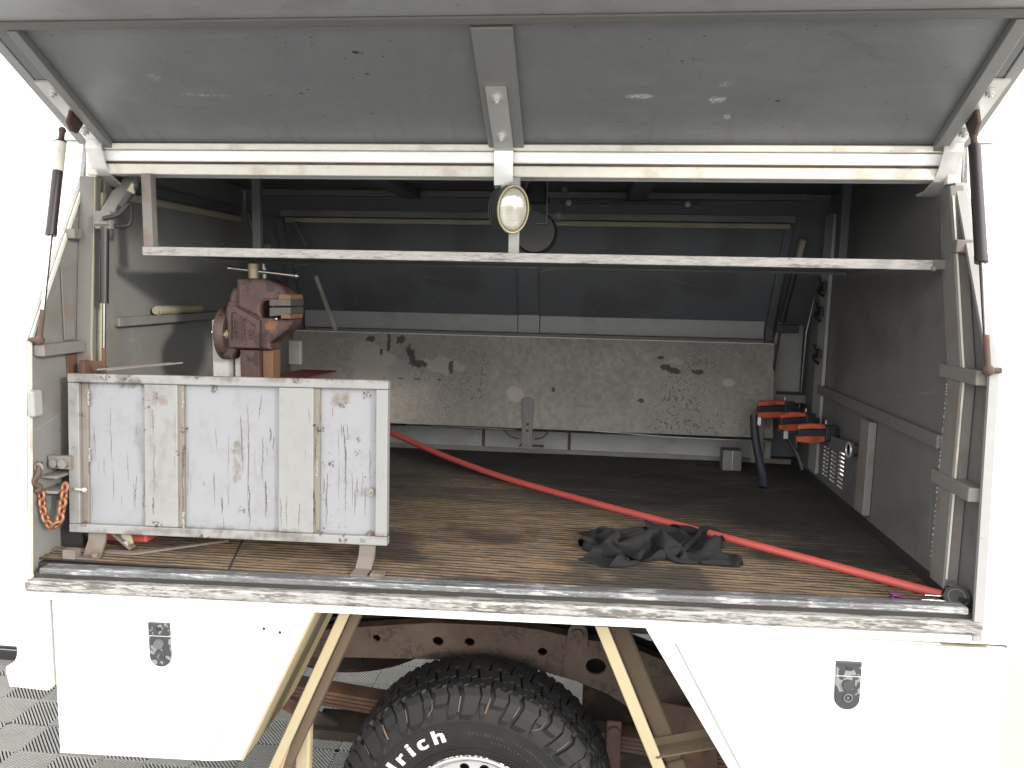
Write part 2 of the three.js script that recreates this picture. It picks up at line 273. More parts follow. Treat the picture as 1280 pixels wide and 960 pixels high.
{
  // floor of the bay: ribbed mat, tan at the front, near-black towards the back
  const x0 = -1.605, x1 = 1.03, z0 = -1.84, z1 = -0.045, NX = 70, ribs = 84, per = 8, NZ = ribs * per;
  const pos = new Float32Array((NX + 1) * (NZ + 1) * 3), uv = new Float32Array((NX + 1) * (NZ + 1) * 2), idx = [];
  for (let j = 0; j <= NZ; j++) for (let i = 0; i <= NX; i++) {
    const k = j * (NX + 1) + i, u = i / NX, v = j / NZ, x = lerp(x0, x1, u), ph = (j % per) / per;
    const wav = 0.010 * (fbm(x * 2.2, v * 5, 3, 301) - 0.5);
    const y = YF - 0.002 + 0.006 * Math.pow(Math.abs(Math.sin(Math.PI * ph)), 0.6) + 0.006 * (fbm(x * 3, v * 6, 3, 307) - 0.5);
    pos.set([x, y, lerp(z1, z0, v) + wav], k * 3); uv.set([u, v], k * 2);
    if (i < NX && j < NZ) { const a = k, b = k + 1, c = k + NX + 1, d = c + 1; idx.push(a, b, c, b, d, c); }
  }
  const g = new THREE.BufferGeometry(); g.setAttribute('position', new THREE.BufferAttribute(pos, 3)); g.setAttribute('uv', new THREE.BufferAttribute(uv, 2)); g.setIndex(idx); g.computeVertexNormals();
  g.userData.uv = true;
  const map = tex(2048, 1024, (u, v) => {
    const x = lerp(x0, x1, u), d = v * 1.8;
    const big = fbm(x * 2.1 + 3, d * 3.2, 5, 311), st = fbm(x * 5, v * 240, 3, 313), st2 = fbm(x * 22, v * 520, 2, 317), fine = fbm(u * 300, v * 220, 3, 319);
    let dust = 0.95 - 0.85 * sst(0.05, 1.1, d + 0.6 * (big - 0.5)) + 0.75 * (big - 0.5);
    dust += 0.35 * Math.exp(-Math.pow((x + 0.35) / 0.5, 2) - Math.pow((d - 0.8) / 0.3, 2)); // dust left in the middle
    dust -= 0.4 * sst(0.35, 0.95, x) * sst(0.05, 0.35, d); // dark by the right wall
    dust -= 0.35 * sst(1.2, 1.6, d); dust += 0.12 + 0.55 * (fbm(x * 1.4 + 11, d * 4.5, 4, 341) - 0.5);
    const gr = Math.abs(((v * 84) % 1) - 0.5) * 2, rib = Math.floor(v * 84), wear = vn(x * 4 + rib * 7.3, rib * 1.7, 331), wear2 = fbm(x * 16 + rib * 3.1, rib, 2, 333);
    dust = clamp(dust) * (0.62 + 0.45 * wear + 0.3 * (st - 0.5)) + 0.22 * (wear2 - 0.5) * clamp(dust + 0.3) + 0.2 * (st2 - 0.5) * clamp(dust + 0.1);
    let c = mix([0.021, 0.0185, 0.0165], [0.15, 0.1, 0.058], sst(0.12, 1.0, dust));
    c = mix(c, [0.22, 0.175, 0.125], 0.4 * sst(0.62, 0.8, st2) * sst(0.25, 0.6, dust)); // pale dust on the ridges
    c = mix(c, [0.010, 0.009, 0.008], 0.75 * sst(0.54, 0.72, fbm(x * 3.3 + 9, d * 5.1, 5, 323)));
    c = mix(c, [0.008, 0.007, 0.0065], 0.93 * sst(0.42, 0.8, gr + 0.25 * (st2 - 0.5) + 0.5 * (wear2 - 0.5))); // near-black down in the grooves
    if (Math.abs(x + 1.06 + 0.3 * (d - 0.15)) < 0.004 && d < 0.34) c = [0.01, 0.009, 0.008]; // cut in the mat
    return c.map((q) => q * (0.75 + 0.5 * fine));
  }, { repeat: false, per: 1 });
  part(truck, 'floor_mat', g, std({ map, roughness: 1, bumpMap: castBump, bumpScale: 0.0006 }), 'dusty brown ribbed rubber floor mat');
  part(truck, 'bay_base', box(-1.715, 1.105, 1.06, YF - 0.012, -1.84, -0.045, 0), M.brownDark);
}
{
  // sill along the front: grey rail, groove, worn lip
  const rail = part(truck, 'sill', [tilt(box(-1.575, 1.0, 1.133, 1.1525, -0.052, -0.004, 0.006))], M.railGrey);
  part(rail, 'groove', [tilt(box(-1.6, 1.03, 1.088, 1.134, -0.05, -0.02, 0.002))], std({ color: rgb(0.035, 0.032, 0.03), roughness: 0.7 }));
  part(rail, 'worn_lip', [tilt(box(-1.612, 1.03, 1.087, 1.119, -0.022, 0.012, 0.007)), tilt(box(-1.612, 1.03, 1.083, 1.0885, -0.022, 0.006, 0.002))], M.worn, 'scraped lip with chipped white paint');
}
{
  // right end wall: jamb sheet, inner panel with louvre slots, posts, ribs, ledges
  const jamb = [[-0.002, 1.1], [-0.05, 1.78], [-0.34, 2.29], [-0.365, 2.40], [-0.5, 2.4], [-0.5, 1.1]], rearJ = jamb.map(([z, y]) => [-1.85 - z, y]);
  const slots = []; for (let c = 0; c < 3; c++) for (let r = 0; r < 9; r++) { const z = -1.30 + c * 0.098, y = 1.213 + r * 0.0165; slots.push([[z, y], [z + 0.066, y + 0.002], [z + 0.066, y + 0.0105], [z, y + 0.0085]]); }
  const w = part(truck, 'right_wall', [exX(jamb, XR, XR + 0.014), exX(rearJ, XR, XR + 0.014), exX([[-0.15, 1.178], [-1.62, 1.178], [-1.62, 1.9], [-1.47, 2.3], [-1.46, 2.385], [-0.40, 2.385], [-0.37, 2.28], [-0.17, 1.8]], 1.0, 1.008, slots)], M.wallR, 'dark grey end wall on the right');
  part(w, 'kick_strip', box(0.996, 1.03, 1.13, 1.18, -1.8, -0.05, 0.004), M.dark);
  part(w, 'post', [exX([[-0.142, 1.17], [-0.152, 1.76], [-0.262, 2.1], [-0.325, 2.28], [-0.385, 2.28], [-0.345, 2.1], [-0.235, 1.76], [-0.228, 1.17]], 0.992, XR - 0.001, [], 0.003)], M.greyRust);
  part(w, 'sealant_line', [strapZY([[-0.139, 1.2], [-0.149, 1.76], [-0.259, 2.1], [-0.31, 2.25]], 0.9955, 1.0, 0.003)], M.whiteDirty);
  part(w, 'rib', [box(0.982, 0.999, 1.543, 1.584, -1.4, -0.236, 0.004)], M.wallR); part(w, 'rib', [box(0.972, 0.999, 1.2, 1.533, -0.815, -0.728, 0.004)], M.greyRust);
  part(w, 'post', [box(0.984, 0.999, 1.2, 2.3, -1.46, -1.345, 0.004)], M.greyLight);
  part(w, 'ledge', [box(0.985, XR - 0.002, 1.745, 1.783, -0.27, -0.058, 0.004)], M.greyRust); part(w, 'ledge', [box(0.985, XR - 0.002, 1.444, 1.482, -0.262, -0.04, 0.004)], M.greyRust);
  part(w, 'ledge', [box(0.985, XR - 0.002, 2.09, 2.125, -0.27, -0.235, 0.004)], M.greyRust);
  for (const [y, z] of [[2.0, -1.392], [1.895, -1.41], [1.715, -1.395]]) part(w, 'wire_clip', [box(0.968, 0.985, y - 0.02, y + 0.02, z - 0.028, z + 0.028, 0.004), tube([V(0.966, y + 0.035, z - 0.03), V(0.956, y + 0.01, z + 0.03), V(0.958, y - 0.02, z - 0.01), V(0.97, y - 0.04, z + 0.03)], 0.006, 6)], M.black);
  part(w, 'weld_bead', [...Array(60)].map((_, i) => ball(V(0.9925, 1.22 + i * 0.009 + R(-0.004, 0.004), -0.229), R(0.0012, 0.0042), 6)), M.greyLight);
  // flat rail that the grips hang from
  part(w, 'tool_rail', [bar(V(0.965, 1.352, -1.56), V(0.965, 1.41, -0.85), 0.006, 0.05), box(0.962, 0.999, 1.36, 1.40, -1.5, -1.48), box(0.962, 0.999, 1.39, 1.42, -0.9, -0.88)], M.greyDark);
  part(w, 'ring', [new THREE.TorusGeometry(0.026, 0.004, 8, 20).rotateY(Math.PI / 2).translate(0.955, 1.407, -0.865)], M.galv);
}
{
  // left end wall
  const jamb = [[-0.002, 1.1], [-0.05, 1.78], [-0.34, 2.29], [-0.365, 2.40], [-0.55, 2.4], [-0.55, 1.1]], rearJ = jamb.map(([z, y]) => [-1.85 - z, y]);
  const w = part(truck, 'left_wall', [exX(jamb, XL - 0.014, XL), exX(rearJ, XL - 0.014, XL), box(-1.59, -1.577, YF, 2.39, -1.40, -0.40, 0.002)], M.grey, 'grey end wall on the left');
  part(w, 'post', [exX([[-0.255, YF], [-0.257, 1.75], [-0.315, 2.285], [-0.35, 2.285], [-0.292, 1.75], [-0.292, YF]], XL + 0.001, -1.555, [], 0.003)], M.greyRust); part(w, 'sealant_line', [strapZY([[-0.258, YF], [-0.26, 1.75], [-0.317, 2.28]], -1.556, -1.552, 0.006)], M.seal);
  part(w, 'seal_strip', [exX([[-0.302, YF], [-0.304, 1.75], [-0.345, 2.24], [-0.372, 2.24], [-0.328, 1.75], [-0.328, YF]], XL + 0.001, -1.552, [], 0.004)], M.seal);
  part(w, 'post', [exX([[-0.338, YF], [-0.34, 1.75], [-0.38, 2.285], [-0.42, 2.285], [-0.41, YF]], XL + 0.001, -1.565, [], 0.003)], M.grey);
  part(w, 'rib', [box(-1.578, -1.545, 1.811, 1.842, -1.24, -0.395, 0.004)], M.grey);
  part(w, 'seal_strip', [box(-1.578, -1.56, 2.229, 2.255, -1.345, -0.42, 0.004)], M.seal); part(w, 'rib', [box(-1.578, -1.56, 2.262, 2.30, -1.345, -0.4, 0.004)], M.greyDark);
  part(w, 'pipe', [cyl(V(-1.548, 1.859, -0.63), V(-1.548, 1.859, -0.93), 0.0165), cyl(V(-1.548, 1.859, -0.616), V(-1.548, 1.859, -0.64), 0.0135)], M.seal, 'short cream plastic pipe lying on the rib');
  part(w, 'ledge', [box(XL + 0.001, -1.57, 1.74, 1.775, -0.255, -0.07, 0.004)], M.greyRust); part(w, 'ledge', [box(XL + 0.001, -1.575, 2.088, 2.118, -0.275, -0.235, 0.004)], M.greyRust);
  part(w, 'angle_strip', [box(XL + 0.001, -1.601, 1.778, 2.0, -0.253, -0.205, 0.002), box(-1.603, -1.598, 1.778, 2.0, -0.205, -0.201, 0.001)], M.greyRust); part(w, 'angle_strip', [box(XL + 0.001, -1.601, 1.50, 1.738, -0.253, -0.21, 0.002)], M.rust);
  part(w, 'switch_plate', [box(-1.606, -1.582, 1.565, 1.645, -0.075, -0.03, 0.01)], M.greyLight, 'small pale plate by the opening edge');
  part(w, 'bracket_arm', [box(-1.6, -1.53, 1.40, 1.44, -0.12, -0.10), cyl(V(-1.575, 1.42, -0.1), V(-1.575, 1.42, -0.086), 0.012), cyl(V(-1.545, 1.42, -0.1), V(-1.545, 1.42, -0.084), 0.014)], M.greyRust);
  part(w, 'tray', [box(-1.605, -1.545, 1.335, 1.343, -0.24, -0.06), box(-1.605, -1.545, 1.343, 1.385, -0.24, -0.23), box(-1.605, -1.55, 1.378, 1.386, -0.2, -0.07)], M.greyRust);
}
{
  // roof lining and its beams
  const r = part(truck, 'roof_lining', box(-1.6, 1.03, 2.39, 2.401, -1.49, -0.36, 0), M.greyDark);
  part(r, 'roof_beam', box(-1.52, 0.92, 2.362, 2.389, -1.49, -1.44, 0.003), M.grey); part(r, 'roof_beam', box(0.14, 0.22, 2.35, 2.389, -1.44, -0.4, 0.004), M.greyDark); part(r, 'roof_beam', box(-0.85, -0.77, 2.35, 2.389, -1.44, -0.4, 0.004), M.greyDark);
  const ls = part(r, 'strip_light', box(-0.15, 0.45, 2.338, 2.348, -1.44, -1.415, 0.003), M.greyDark, 'thin unlit strip light under the roof'); parts(r, 'end_cap', [ball(V(-0.11, 2.338, -1.42), 0.014), ball(V(0.40, 2.338, -1.42), 0.014)], M.whiteDirty);
}
{
  // closed hatch on the far side, seen from inside
  const h = part(truck, 'rear_hatch', [exX([[-1.50, 2.30], [-1.80, 1.79], [-1.845, 1.1], [-1.86, 1.1], [-1.815, 1.79], [-1.515, 2.305]], -1.60, 1.028)], M.greyDark, 'closed grey hatch on the far side');
  part(h, 'outer_skin', exX([[-1.518, 2.31], [-1.818, 1.79], [-1.863, 1.1], [-1.875, 1.1], [-1.83, 1.79], [-1.525, 2.32]], -1.715, 1.105), M.white);
  part(h, 'top_beam', box(-1.715, 1.105, 2.285, 2.401, -1.545, -1.505, 0.002), M.greyDark);
  part(h, 'fold_rail', [box(-1.44, -0.355, 1.748, 1.838, -1.825, -1.775, 0.004), box(-0.245, 0.83, 1.748, 1.838, -1.825, -1.775, 0.004)], M.greyLight);
  part(h, 'fold_rail', [box(-0.353, -0.247, 1.748, 1.84, -1.825, -1.773, 0.003)], M.greyLight);
  part(h, 'fold_rail', [box(-1.44, 0.83, 1.7, 1.745, -1.825, -1.782, 0.003)], M.grey);
  part(h, 'rib', bar(V(-0.3, 2.24, -1.525), V(-0.3, 1.84, -1.762), 0.1, 0.018, V(0, 0.5, 0.86)), M.greyDark);
  part(h, 'seal_strip', [box(-1.42, 0.85, 2.245, 2.268, -1.52, -1.49, 0.005)], M.seal); part(h, 'hinge_rail', [box(-1.44, 0.87, 2.272, 2.3, -1.52, -1.49, 0.003)], M.grey);
  part(h, 'sill_frame', [box(-1.44, -0.52, 1.165, 1.255, -1.83, -1.79, 0.003), box(-0.512, -0.087, 1.165, 1.255, -1.83, -1.79, 0.003), box(-0.079, 0.9, 1.165, 1.255, -1.83, -1.79, 0.003)], M.greyLight);
  for (const x of [-0.516, -0.083]) part(h, 'seam', box(x - 0.008, x + 0.008, 1.17, 1.25, -1.789, -1.786, 0), M.rust);
  part(h, 'lower_seal', box(-1.6, 1.02, 1.14, 1.166, -1.83, -1.785, 0.003), M.greyRust);
  part(h, 'wiring', [tube([V(-0.9, 1.275, -1.74), V(-0.4, 1.285, -1.74), V(0.1, 1.275, -1.74), V(0.45, 1.262, -1.74), V(0.86, 1.262, -1.74)], 0.004, 6), tube([V(-0.94, 1.262, -1.74), V(-0.7, 1.27, -1.74), V(-0.35, 1.268, -1.74)], 0.003, 6)], M.galv);
  // jambs of the far opening
  for (const s of [0, 1]) { const X = s ? 0.83 : -1.44, o = s ? 1 : -1;
    part(h, 'jamb_frame', [bar(V(X + o * 0.02, 2.27, -1.52), V(X + o * 0.02, 1.80, -1.77), 0.035, 0.03), bar(V(X + o * 0.02, 1.80, -1.77), V(X + o * 0.02, 1.15, -1.80), 0.035, 0.03)], M.greyDark);
    part(h, 'jamb_panel', [box(Math.min(X + o * 0.06, X + o * 0.18), Math.max(X + o * 0.06, X + o * 0.18), 1.5, 1.82, -1.79, -1.77, 0.004)], M.greyLight);
    part(h, 'ledge', [box(Math.min(X, X + o * 0.2), Math.max(X, X + o * 0.2), 1.46, 1.5, -1.77, -1.66, 0.004)], M.greyRust);
  }
}
{
  // hinge rail over the opening
  const b = part(truck, 'hinge_rail', [box(-1.575, 1.02, 2.338, 2.372, -0.45, -0.352, 0.006), box(-1.575, 1.02, 2.30, 2.338, -0.45, -0.37, 0.001)], M.white, 'white rail over the opening');
  part(b, 'lower_strip', box(-1.56, 1.005, 2.297, 2.33, -0.4, -0.348, 0.005), M.whiteDirty);
  part(b, 'groove', box(-1.56, 1.005, 2.331, 2.338, -0.39, -0.358, 0.001), M.rust);
  part(b, 'upper_strip', box(-1.545, 0.985, 2.373, 2.392, -0.42, -0.345, 0.004), M.whiteDirty);
  parts(b, 'end_bracket', [box(-1.6, -1.565, 2.29, 2.32, -0.37, -0.342, 0.006), box(0.99, 1.028, 2.285, 2.315, -0.37, -0.34, 0.006)], M.whiteDirty);
}
M.lidGrey = std({ map: paintTex([0.165, 0.166, 0.158], { s: 231, stain: 0.2, dirt: [0.15, 0.12, 0.1], specks: 1 }), roughness: 0.45 });
// hatch lid in its own frame: x along the hinge, s away from the hinge, h down towards the viewer
const lidS = V(0, 0.502, 0.865), lidN = V(0, -0.865, 0.502), lidO = V(0, 2.39, -0.37);
const onLid = (g) => g.applyMatrix4(new THREE.Matrix4().makeBasis(V(1, 0, 0), lidS, lidN).setPosition(lidO));
const lidP = (x, s, h) => V(x, 0, 0).addScaledVector(lidS, s).addScaledVector(lidN, h).add(lidO);
const lb = (x0, x1, s0, s1, h0, h1, r = 0.003) => onLid(box(x0, x1, s0, s1, h0, h1, r));
{
  const specks = []; for (let i = 0; i < 260; i++) specks.push([rnd(), rnd(), R(0.0006, 0.0022), R(0.5, 1)]);
  for (const p of [[0.355, 0.78, 0.006, 1], [0.36, 0.62, 0.004, 0.9], [0.275, 0.47, 0.004, 0.8], [0.285, 0.5, 0.003, 0.8], [0.35, 0.3, 0.0025, 1], [0.81, 0.4, 0.004, 1], [0.7, 0.7, 0.003, 0.9]]) specks.push(p);
  const map = tex(2048, 512, (u, v) => { // u along the lid, v away from the hinge
    const a = fbm(u * 22, v * 5, 5, 401), b = fbm(u * 160, v * 34, 3, 404);
    let c = [0.15, 0.156, 0.157].map((x) => x * (0.9 + 0.12 * a + 0.1 * (b - 0.5)));
    for (const p of specks) { const du = (u - p[0]) * 2.55, dv = (v - p[1]) * 0.48; if (Math.abs(du) < 0.02 && Math.abs(dv) < 0.01) { const d = Math.hypot(du * 0.75 + dv * 0.3, dv * 1.4); if (d < p[2] * 1.3) c = mix(c, [0.035, 0.028, 0.024], p[3] * 0.9); } }
    const scr = (x, y, w, h, ang, k, col) => { const du = (u - x) * 2.55, dv = (v - y) * 0.48, p = du * Math.cos(ang) + dv * Math.sin(ang), q = -du * Math.sin(ang) + dv * Math.cos(ang); const m = 1 - (p / w) ** 2 - (q / h) ** 2 - 1.5 * (fbm(u * 150, v * 60, 4, 411) - 0.42); if (m > 0) c = mix(c, col, k * Math.min(1, m * 1.3) * sst(0.28, 0.62, fbm(u * 420, v * 120, 3, 409))); };
    scr(0.155, 0.46, 0.085, 0.006, -0.05, 0.6, [0.42, 0.42, 0.4]); scr(0.11, 0.6, 0.025, 0.018, 0, 0.35, [0.4, 0.4, 0.4]);
    scr(0.66, 0.44, 0.045, 0.011, 0.03, 0.7, [0.5, 0.5, 0.48]); scr(0.745, 0.41, 0.026, 0.016, 0, 0.75, [0.55, 0.55, 0.53]); scr(0.76, 0.27, 0.016, 0.011, -0.6, 0.5, [0.45, 0.45, 0.43]); scr(0.75, 0.53, 0.022, 0.012, 0, 0.3, [0.45, 0.45, 0.43]);
    scr(0.87, 0.8, 0.11, 0.02, -0.5, 0.5, [0.11, 0.085, 0.07]);
    const smear = fbm(u * 9, v * 3, 5, 415), drip = fbm(u * 90, v * 2, 3, 417);
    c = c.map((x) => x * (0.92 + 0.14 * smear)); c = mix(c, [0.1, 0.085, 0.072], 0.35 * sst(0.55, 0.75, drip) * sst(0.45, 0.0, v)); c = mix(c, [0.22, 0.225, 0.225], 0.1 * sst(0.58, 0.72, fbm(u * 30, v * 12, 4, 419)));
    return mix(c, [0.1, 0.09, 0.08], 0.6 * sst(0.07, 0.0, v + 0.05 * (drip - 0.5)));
  }, { repeat: false, per: 1 });
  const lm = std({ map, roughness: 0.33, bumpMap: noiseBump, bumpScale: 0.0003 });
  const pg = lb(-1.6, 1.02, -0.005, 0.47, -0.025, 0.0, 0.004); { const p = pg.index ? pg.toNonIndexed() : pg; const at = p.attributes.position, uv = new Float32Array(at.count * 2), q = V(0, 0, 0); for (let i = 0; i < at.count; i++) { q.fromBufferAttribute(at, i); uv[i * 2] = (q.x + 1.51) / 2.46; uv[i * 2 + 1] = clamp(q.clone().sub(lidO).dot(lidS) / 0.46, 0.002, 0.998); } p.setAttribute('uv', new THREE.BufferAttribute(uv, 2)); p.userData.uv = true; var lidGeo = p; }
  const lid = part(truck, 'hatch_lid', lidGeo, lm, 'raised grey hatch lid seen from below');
  part(lid, 'outer_skin', [lb(-1.64, 1.06, -0.01, 0.49, -0.045, -0.026, 0.006)], M.white);
  part(lid, 'edge_flange', [lb(-1.635, -1.602, 0.0, 0.47, -0.026, 0.002)], M.greyLight); part(lid, 'edge_flange', [lb(1.022, 1.055, 0.0, 0.47, -0.026, 0.002)], M.greyLight);
  part(lid, 'side_frame', lb(-1.542, -1.512, 0.012, 0.463, 0.0005, 0.024), M.lidGrey); part(lid, 'side_frame', lb(0.948, 0.985, 0.012, 0.463, 0.0005, 0.024), M.lidGrey);
  part(lid, 'centre_rib', lb(-0.32, -0.213, 0.012, 0.455, 0.0005, 0.02, 0.004), M.lidGrey);
  part(lid, 'fold_frame', lb(-1.62, 1.04, 0.464, 0.49, 0.0005, 0.022, 0.005), std({ map: paintTex([0.12, 0.115, 0.105], { s: 235, stain: 0.4, dirt: [0.09, 0.07, 0.055], specks: 2 }), roughness: 0.5 }));
  part(lid, 'hinge_strip', lb(-1.53, 0.97, -0.012, 0.012, 0.001, 0.014, 0.003), M.greyRust);
  part(lid, 'front_section', [box(-1.62, 1.04, 2.622, 2.64, 0.055, 0.76, 0.005)].map((g) => spin(g, V(0, 2.63, 0.05), V(1, 0, 0), -0.08)), M.greyLight);
  part(lid, 'front_skin', [box(-1.64, 1.06, 2.641, 2.655, 0.04, 0.775, 0.005)].map((g) => spin(g, V(0, 2.63, 0.05), V(1, 0, 0), -0.08)), M.white);
  const zl = (s, h) => { const p = lidP(0, s, h); return [p.z, p.y]; };
  // three goose-neck hinge arms
  for (const [x0, x1, dx, s0, hh] of [[-1.6, -1.548, 0.03, 0.275, 0.006], [0.985, 1.037, -0.035, 0.265, 0.006], [-0.302, -0.245, 0.002, 0.265, 0.025]]) {
    const mid = x0 > -1 && x0 < 0;
    const arm = part(lid, 'hinge_arm', strapZY([zl(s0, hh), zl(0.15, hh), zl(0.06, hh), ...(mid ? [zl(0.02, hh + 0.004), [-0.336, 2.37], [-0.338, 2.30], [-0.345, 2.275], [-0.38, 2.262]] : [zl(0.035, hh + 0.006), [-0.325, 2.372], [-0.335, 2.33], [-0.355, 2.295], [-0.40, 2.27], [-0.44, 2.265]])], x0, x1, 0.007, dx), M.galv, 'zinc plated goose-neck hinge arm');
    for (const s of [s0 - 0.04, 0.075]) part(lid, 'bolt', hex(lidP((x0 + x1) / 2 + (mid ? 0 : dx * 0.2), s, hh + 0.004), lidN, 0.011, 0.012), M.galv);
    if (!mid) { const X = x0 < 0 ? -1.568 : 0.997; part(lid, 'strut_lug', [exX([zl(0.1, 0.0), zl(0.165, 0.0), zl(0.16, 0.05), zl(0.135, 0.062), zl(0.11, 0.05)], X, X + 0.012, [], 0.003)], M.rust); }
  }
}
{
  // gas struts: black cylinder above, bright rod below, ball joints at both ends
  const strut = (T, B, k, r, label, sticker) => {
    const s = part(truck, 'gas_strut', [cyl(T.clone().lerp(B, 0.05), T.clone().lerp(B, k), r), cyl(T.clone().lerp(B, k - 0.03), T.clone().lerp(B, k), r * 1.06)], std({ color: rgb(0.03, 0.026, 0.028), roughness: 0.38, metalness: 0.3 }), label);
    part(s, 'rod', cyl(T.clone().lerp(B, k), T.clone().lerp(B, 0.96), r * 0.42), M.rod);
    part(s, 'end_joint', [cyl(T, T.clone().lerp(B, 0.06), r * 0.55), ball(T, r * 0.75), cyl(T.clone().lerp(B, 0.86), B, r * 0.5), ball(B, r * 0.95), cyl(B.clone().add(V(B.x < 0 ? -0.03 : 0.03, 0, 0)), B, r * 0.5)], M.rust);
    if (sticker) part(s, 'paper_sticker', cyl(T.clone().lerp(B, 0.06), T.clone().lerp(B, 0.2), r * 1.03), M.whiteDirty);
  };
  strut(V(-1.587, 2.405, -0.22), V(-1.575, 1.789, -0.06), 0.51, 0.0145, 'gas strut at the left of the opening', true);
  strut(V(1.01, 2.405, -0.25), V(1.0, 1.788, -0.034), 0.56, 0.0155, 'gas strut at the right of the opening');
  strut(V(-1.497, 2.15, -0.27), V(-1.51, 1.69, -0.25), 0.56, 0.0125, 'black gas strut inside the left end of the bay');
  const arm = part(truck, 'strut_arm', [strapZY([[-0.44, 2.31], [-0.40, 2.262], [-0.36, 2.238], [-0.29, 2.165], [-0.26, 2.13]], -1.525, -1.478, 0.016), box(-1.528, -1.475, 2.12, 2.175, -0.285, -0.262, 0.004)], M.greyRust, 'bent grey arm at the top of the inner strut');
  part(arm, 'cable_tie', [tube([V(-1.49, 2.15, -0.25), V(-1.455, 2.165, -0.27), V(-1.435, 2.2, -0.3), V(-1.45, 2.14, -0.32), V(-1.475, 2.13, -0.28)], 0.007, 8), cyl(V(-1.455, 2.19, -0.29), V(-1.415, 2.262, -0.31), 0.011)], M.black);
  part(arm, 'tape', cyl(V(-1.43, 2.235, -0.302), V(-1.419, 2.258, -0.309), 0.0115), M.seal);
  part(truck, 'strut_clamp', [box(-1.548, -1.49, 1.675, 1.715, -0.235, -0.225, 0.003), cyl(V(-1.51, 1.695, -0.226), V(-1.51, 1.695, -0.212), 0.012), box(-1.556, -1.54, 1.672, 1.718, -0.23, -0.2, 0.003)], M.rust);
  // far side: strut and arm at the left, strut and seal at the right
  const q = part(truck, "strut_arm", [bar(V(-1.335, 2.24, -1.42), V(-1.27, 2.13, -1.40), 0.045, 0.014), box(-1.30, -1.25, 2.06, 2.12, -1.41, -1.39, 0.004)], M.greyDark);
  part(q, 'strut_bracket', [bar(V(-1.415, 2.2, -1.30), V(-1.37, 2.09, -1.28), 0.02, 0.02), box(-1.44, -1.395, 2.09, 2.135, -1.29, -1.27, 0.01), bar(V(-1.425, 2.1, -1.27), V(-1.415, 2.03, -1.27), 0.012, 0.012)], M.greyDark);
  parts(q, 'strut_tube', [cyl(V(-1.44, 2.05, -1.3), V(-1.435, 1.75, -1.3), 0.012), cyl(V(-1.26, 2.0, -1.45), V(-1.22, 1.75, -1.6), 0.01)], M.galv);
  part(truck, 'gas_strut', [cyl(V(0.885, 2.08, -1.5), V(0.86, 1.84, -1.58), 0.014), cyl(V(0.86, 1.84, -1.58), V(0.84, 1.52, -1.63), 0.006), ball(V(0.84, 1.52, -1.63), 0.016), box(0.84, 0.94, 1.79, 1.83, -1.6, -1.58, 0.006)], M.black, 'black gas strut in the far right corner');
  part(truck, 'seal_strip', [bar(V(0.905, 2.2, -1.49), V(0.865, 1.76, -1.66), 0.022, 0.02), bar(V(0.865, 1.76, -1.66), V(0.86, 1.45, -1.67), 0.022, 0.02)], M.seal);
}
{
  // long shelf hung from the roof
  const s = part(truck, 'shelf', [box(-1.393, 0.955, 2.052, 2.058, -1.045, -0.315, 0.001)], M.greyDark, 'long steel shelf hung across the bay');
  part(s, 'front_rail', [box(-1.397, 0.957, 2.043, 2.071, -0.316, -0.297, 0.003)], M.shelfRail, 'worn bright front rail of the shelf');
  part(s, 'back_rail', [box(-1.393, 0.957, 2.043, 2.071, -1.06, -1.045, 0.003)], M.greyDark);
  part(s, 'end_bracket', [box(0.957, 1.001, 2.045, 2.073, -0.325, -0.305, 0.003), ball(V(0.958, 2.048, -0.297), 0.009)], M.greyRust);
  part(s, 'post', [box(-1.405, -1.373, 2.071, 2.296, -0.35, -0.318, 0.003)], M.greyRust); part(s, 'post', [box(-0.254, -0.222, 2.071, 2.296, -0.36, -0.34, 0.003)], M.greyLight);
  part(s, 'post', [box(-1.37, -1.336, 2.071, 2.39, -1.06, -1.03, 0.003)], M.grey); part(s, 'post', [box(-0.267, -0.24, 2.071, 2.39, -1.06, -1.03, 0.003)], M.greyRust); part(s, 'post', [box(0.92, 0.95, 2.071, 2.39, -1.06, -1.03, 0.003)], M.greyDark);
}
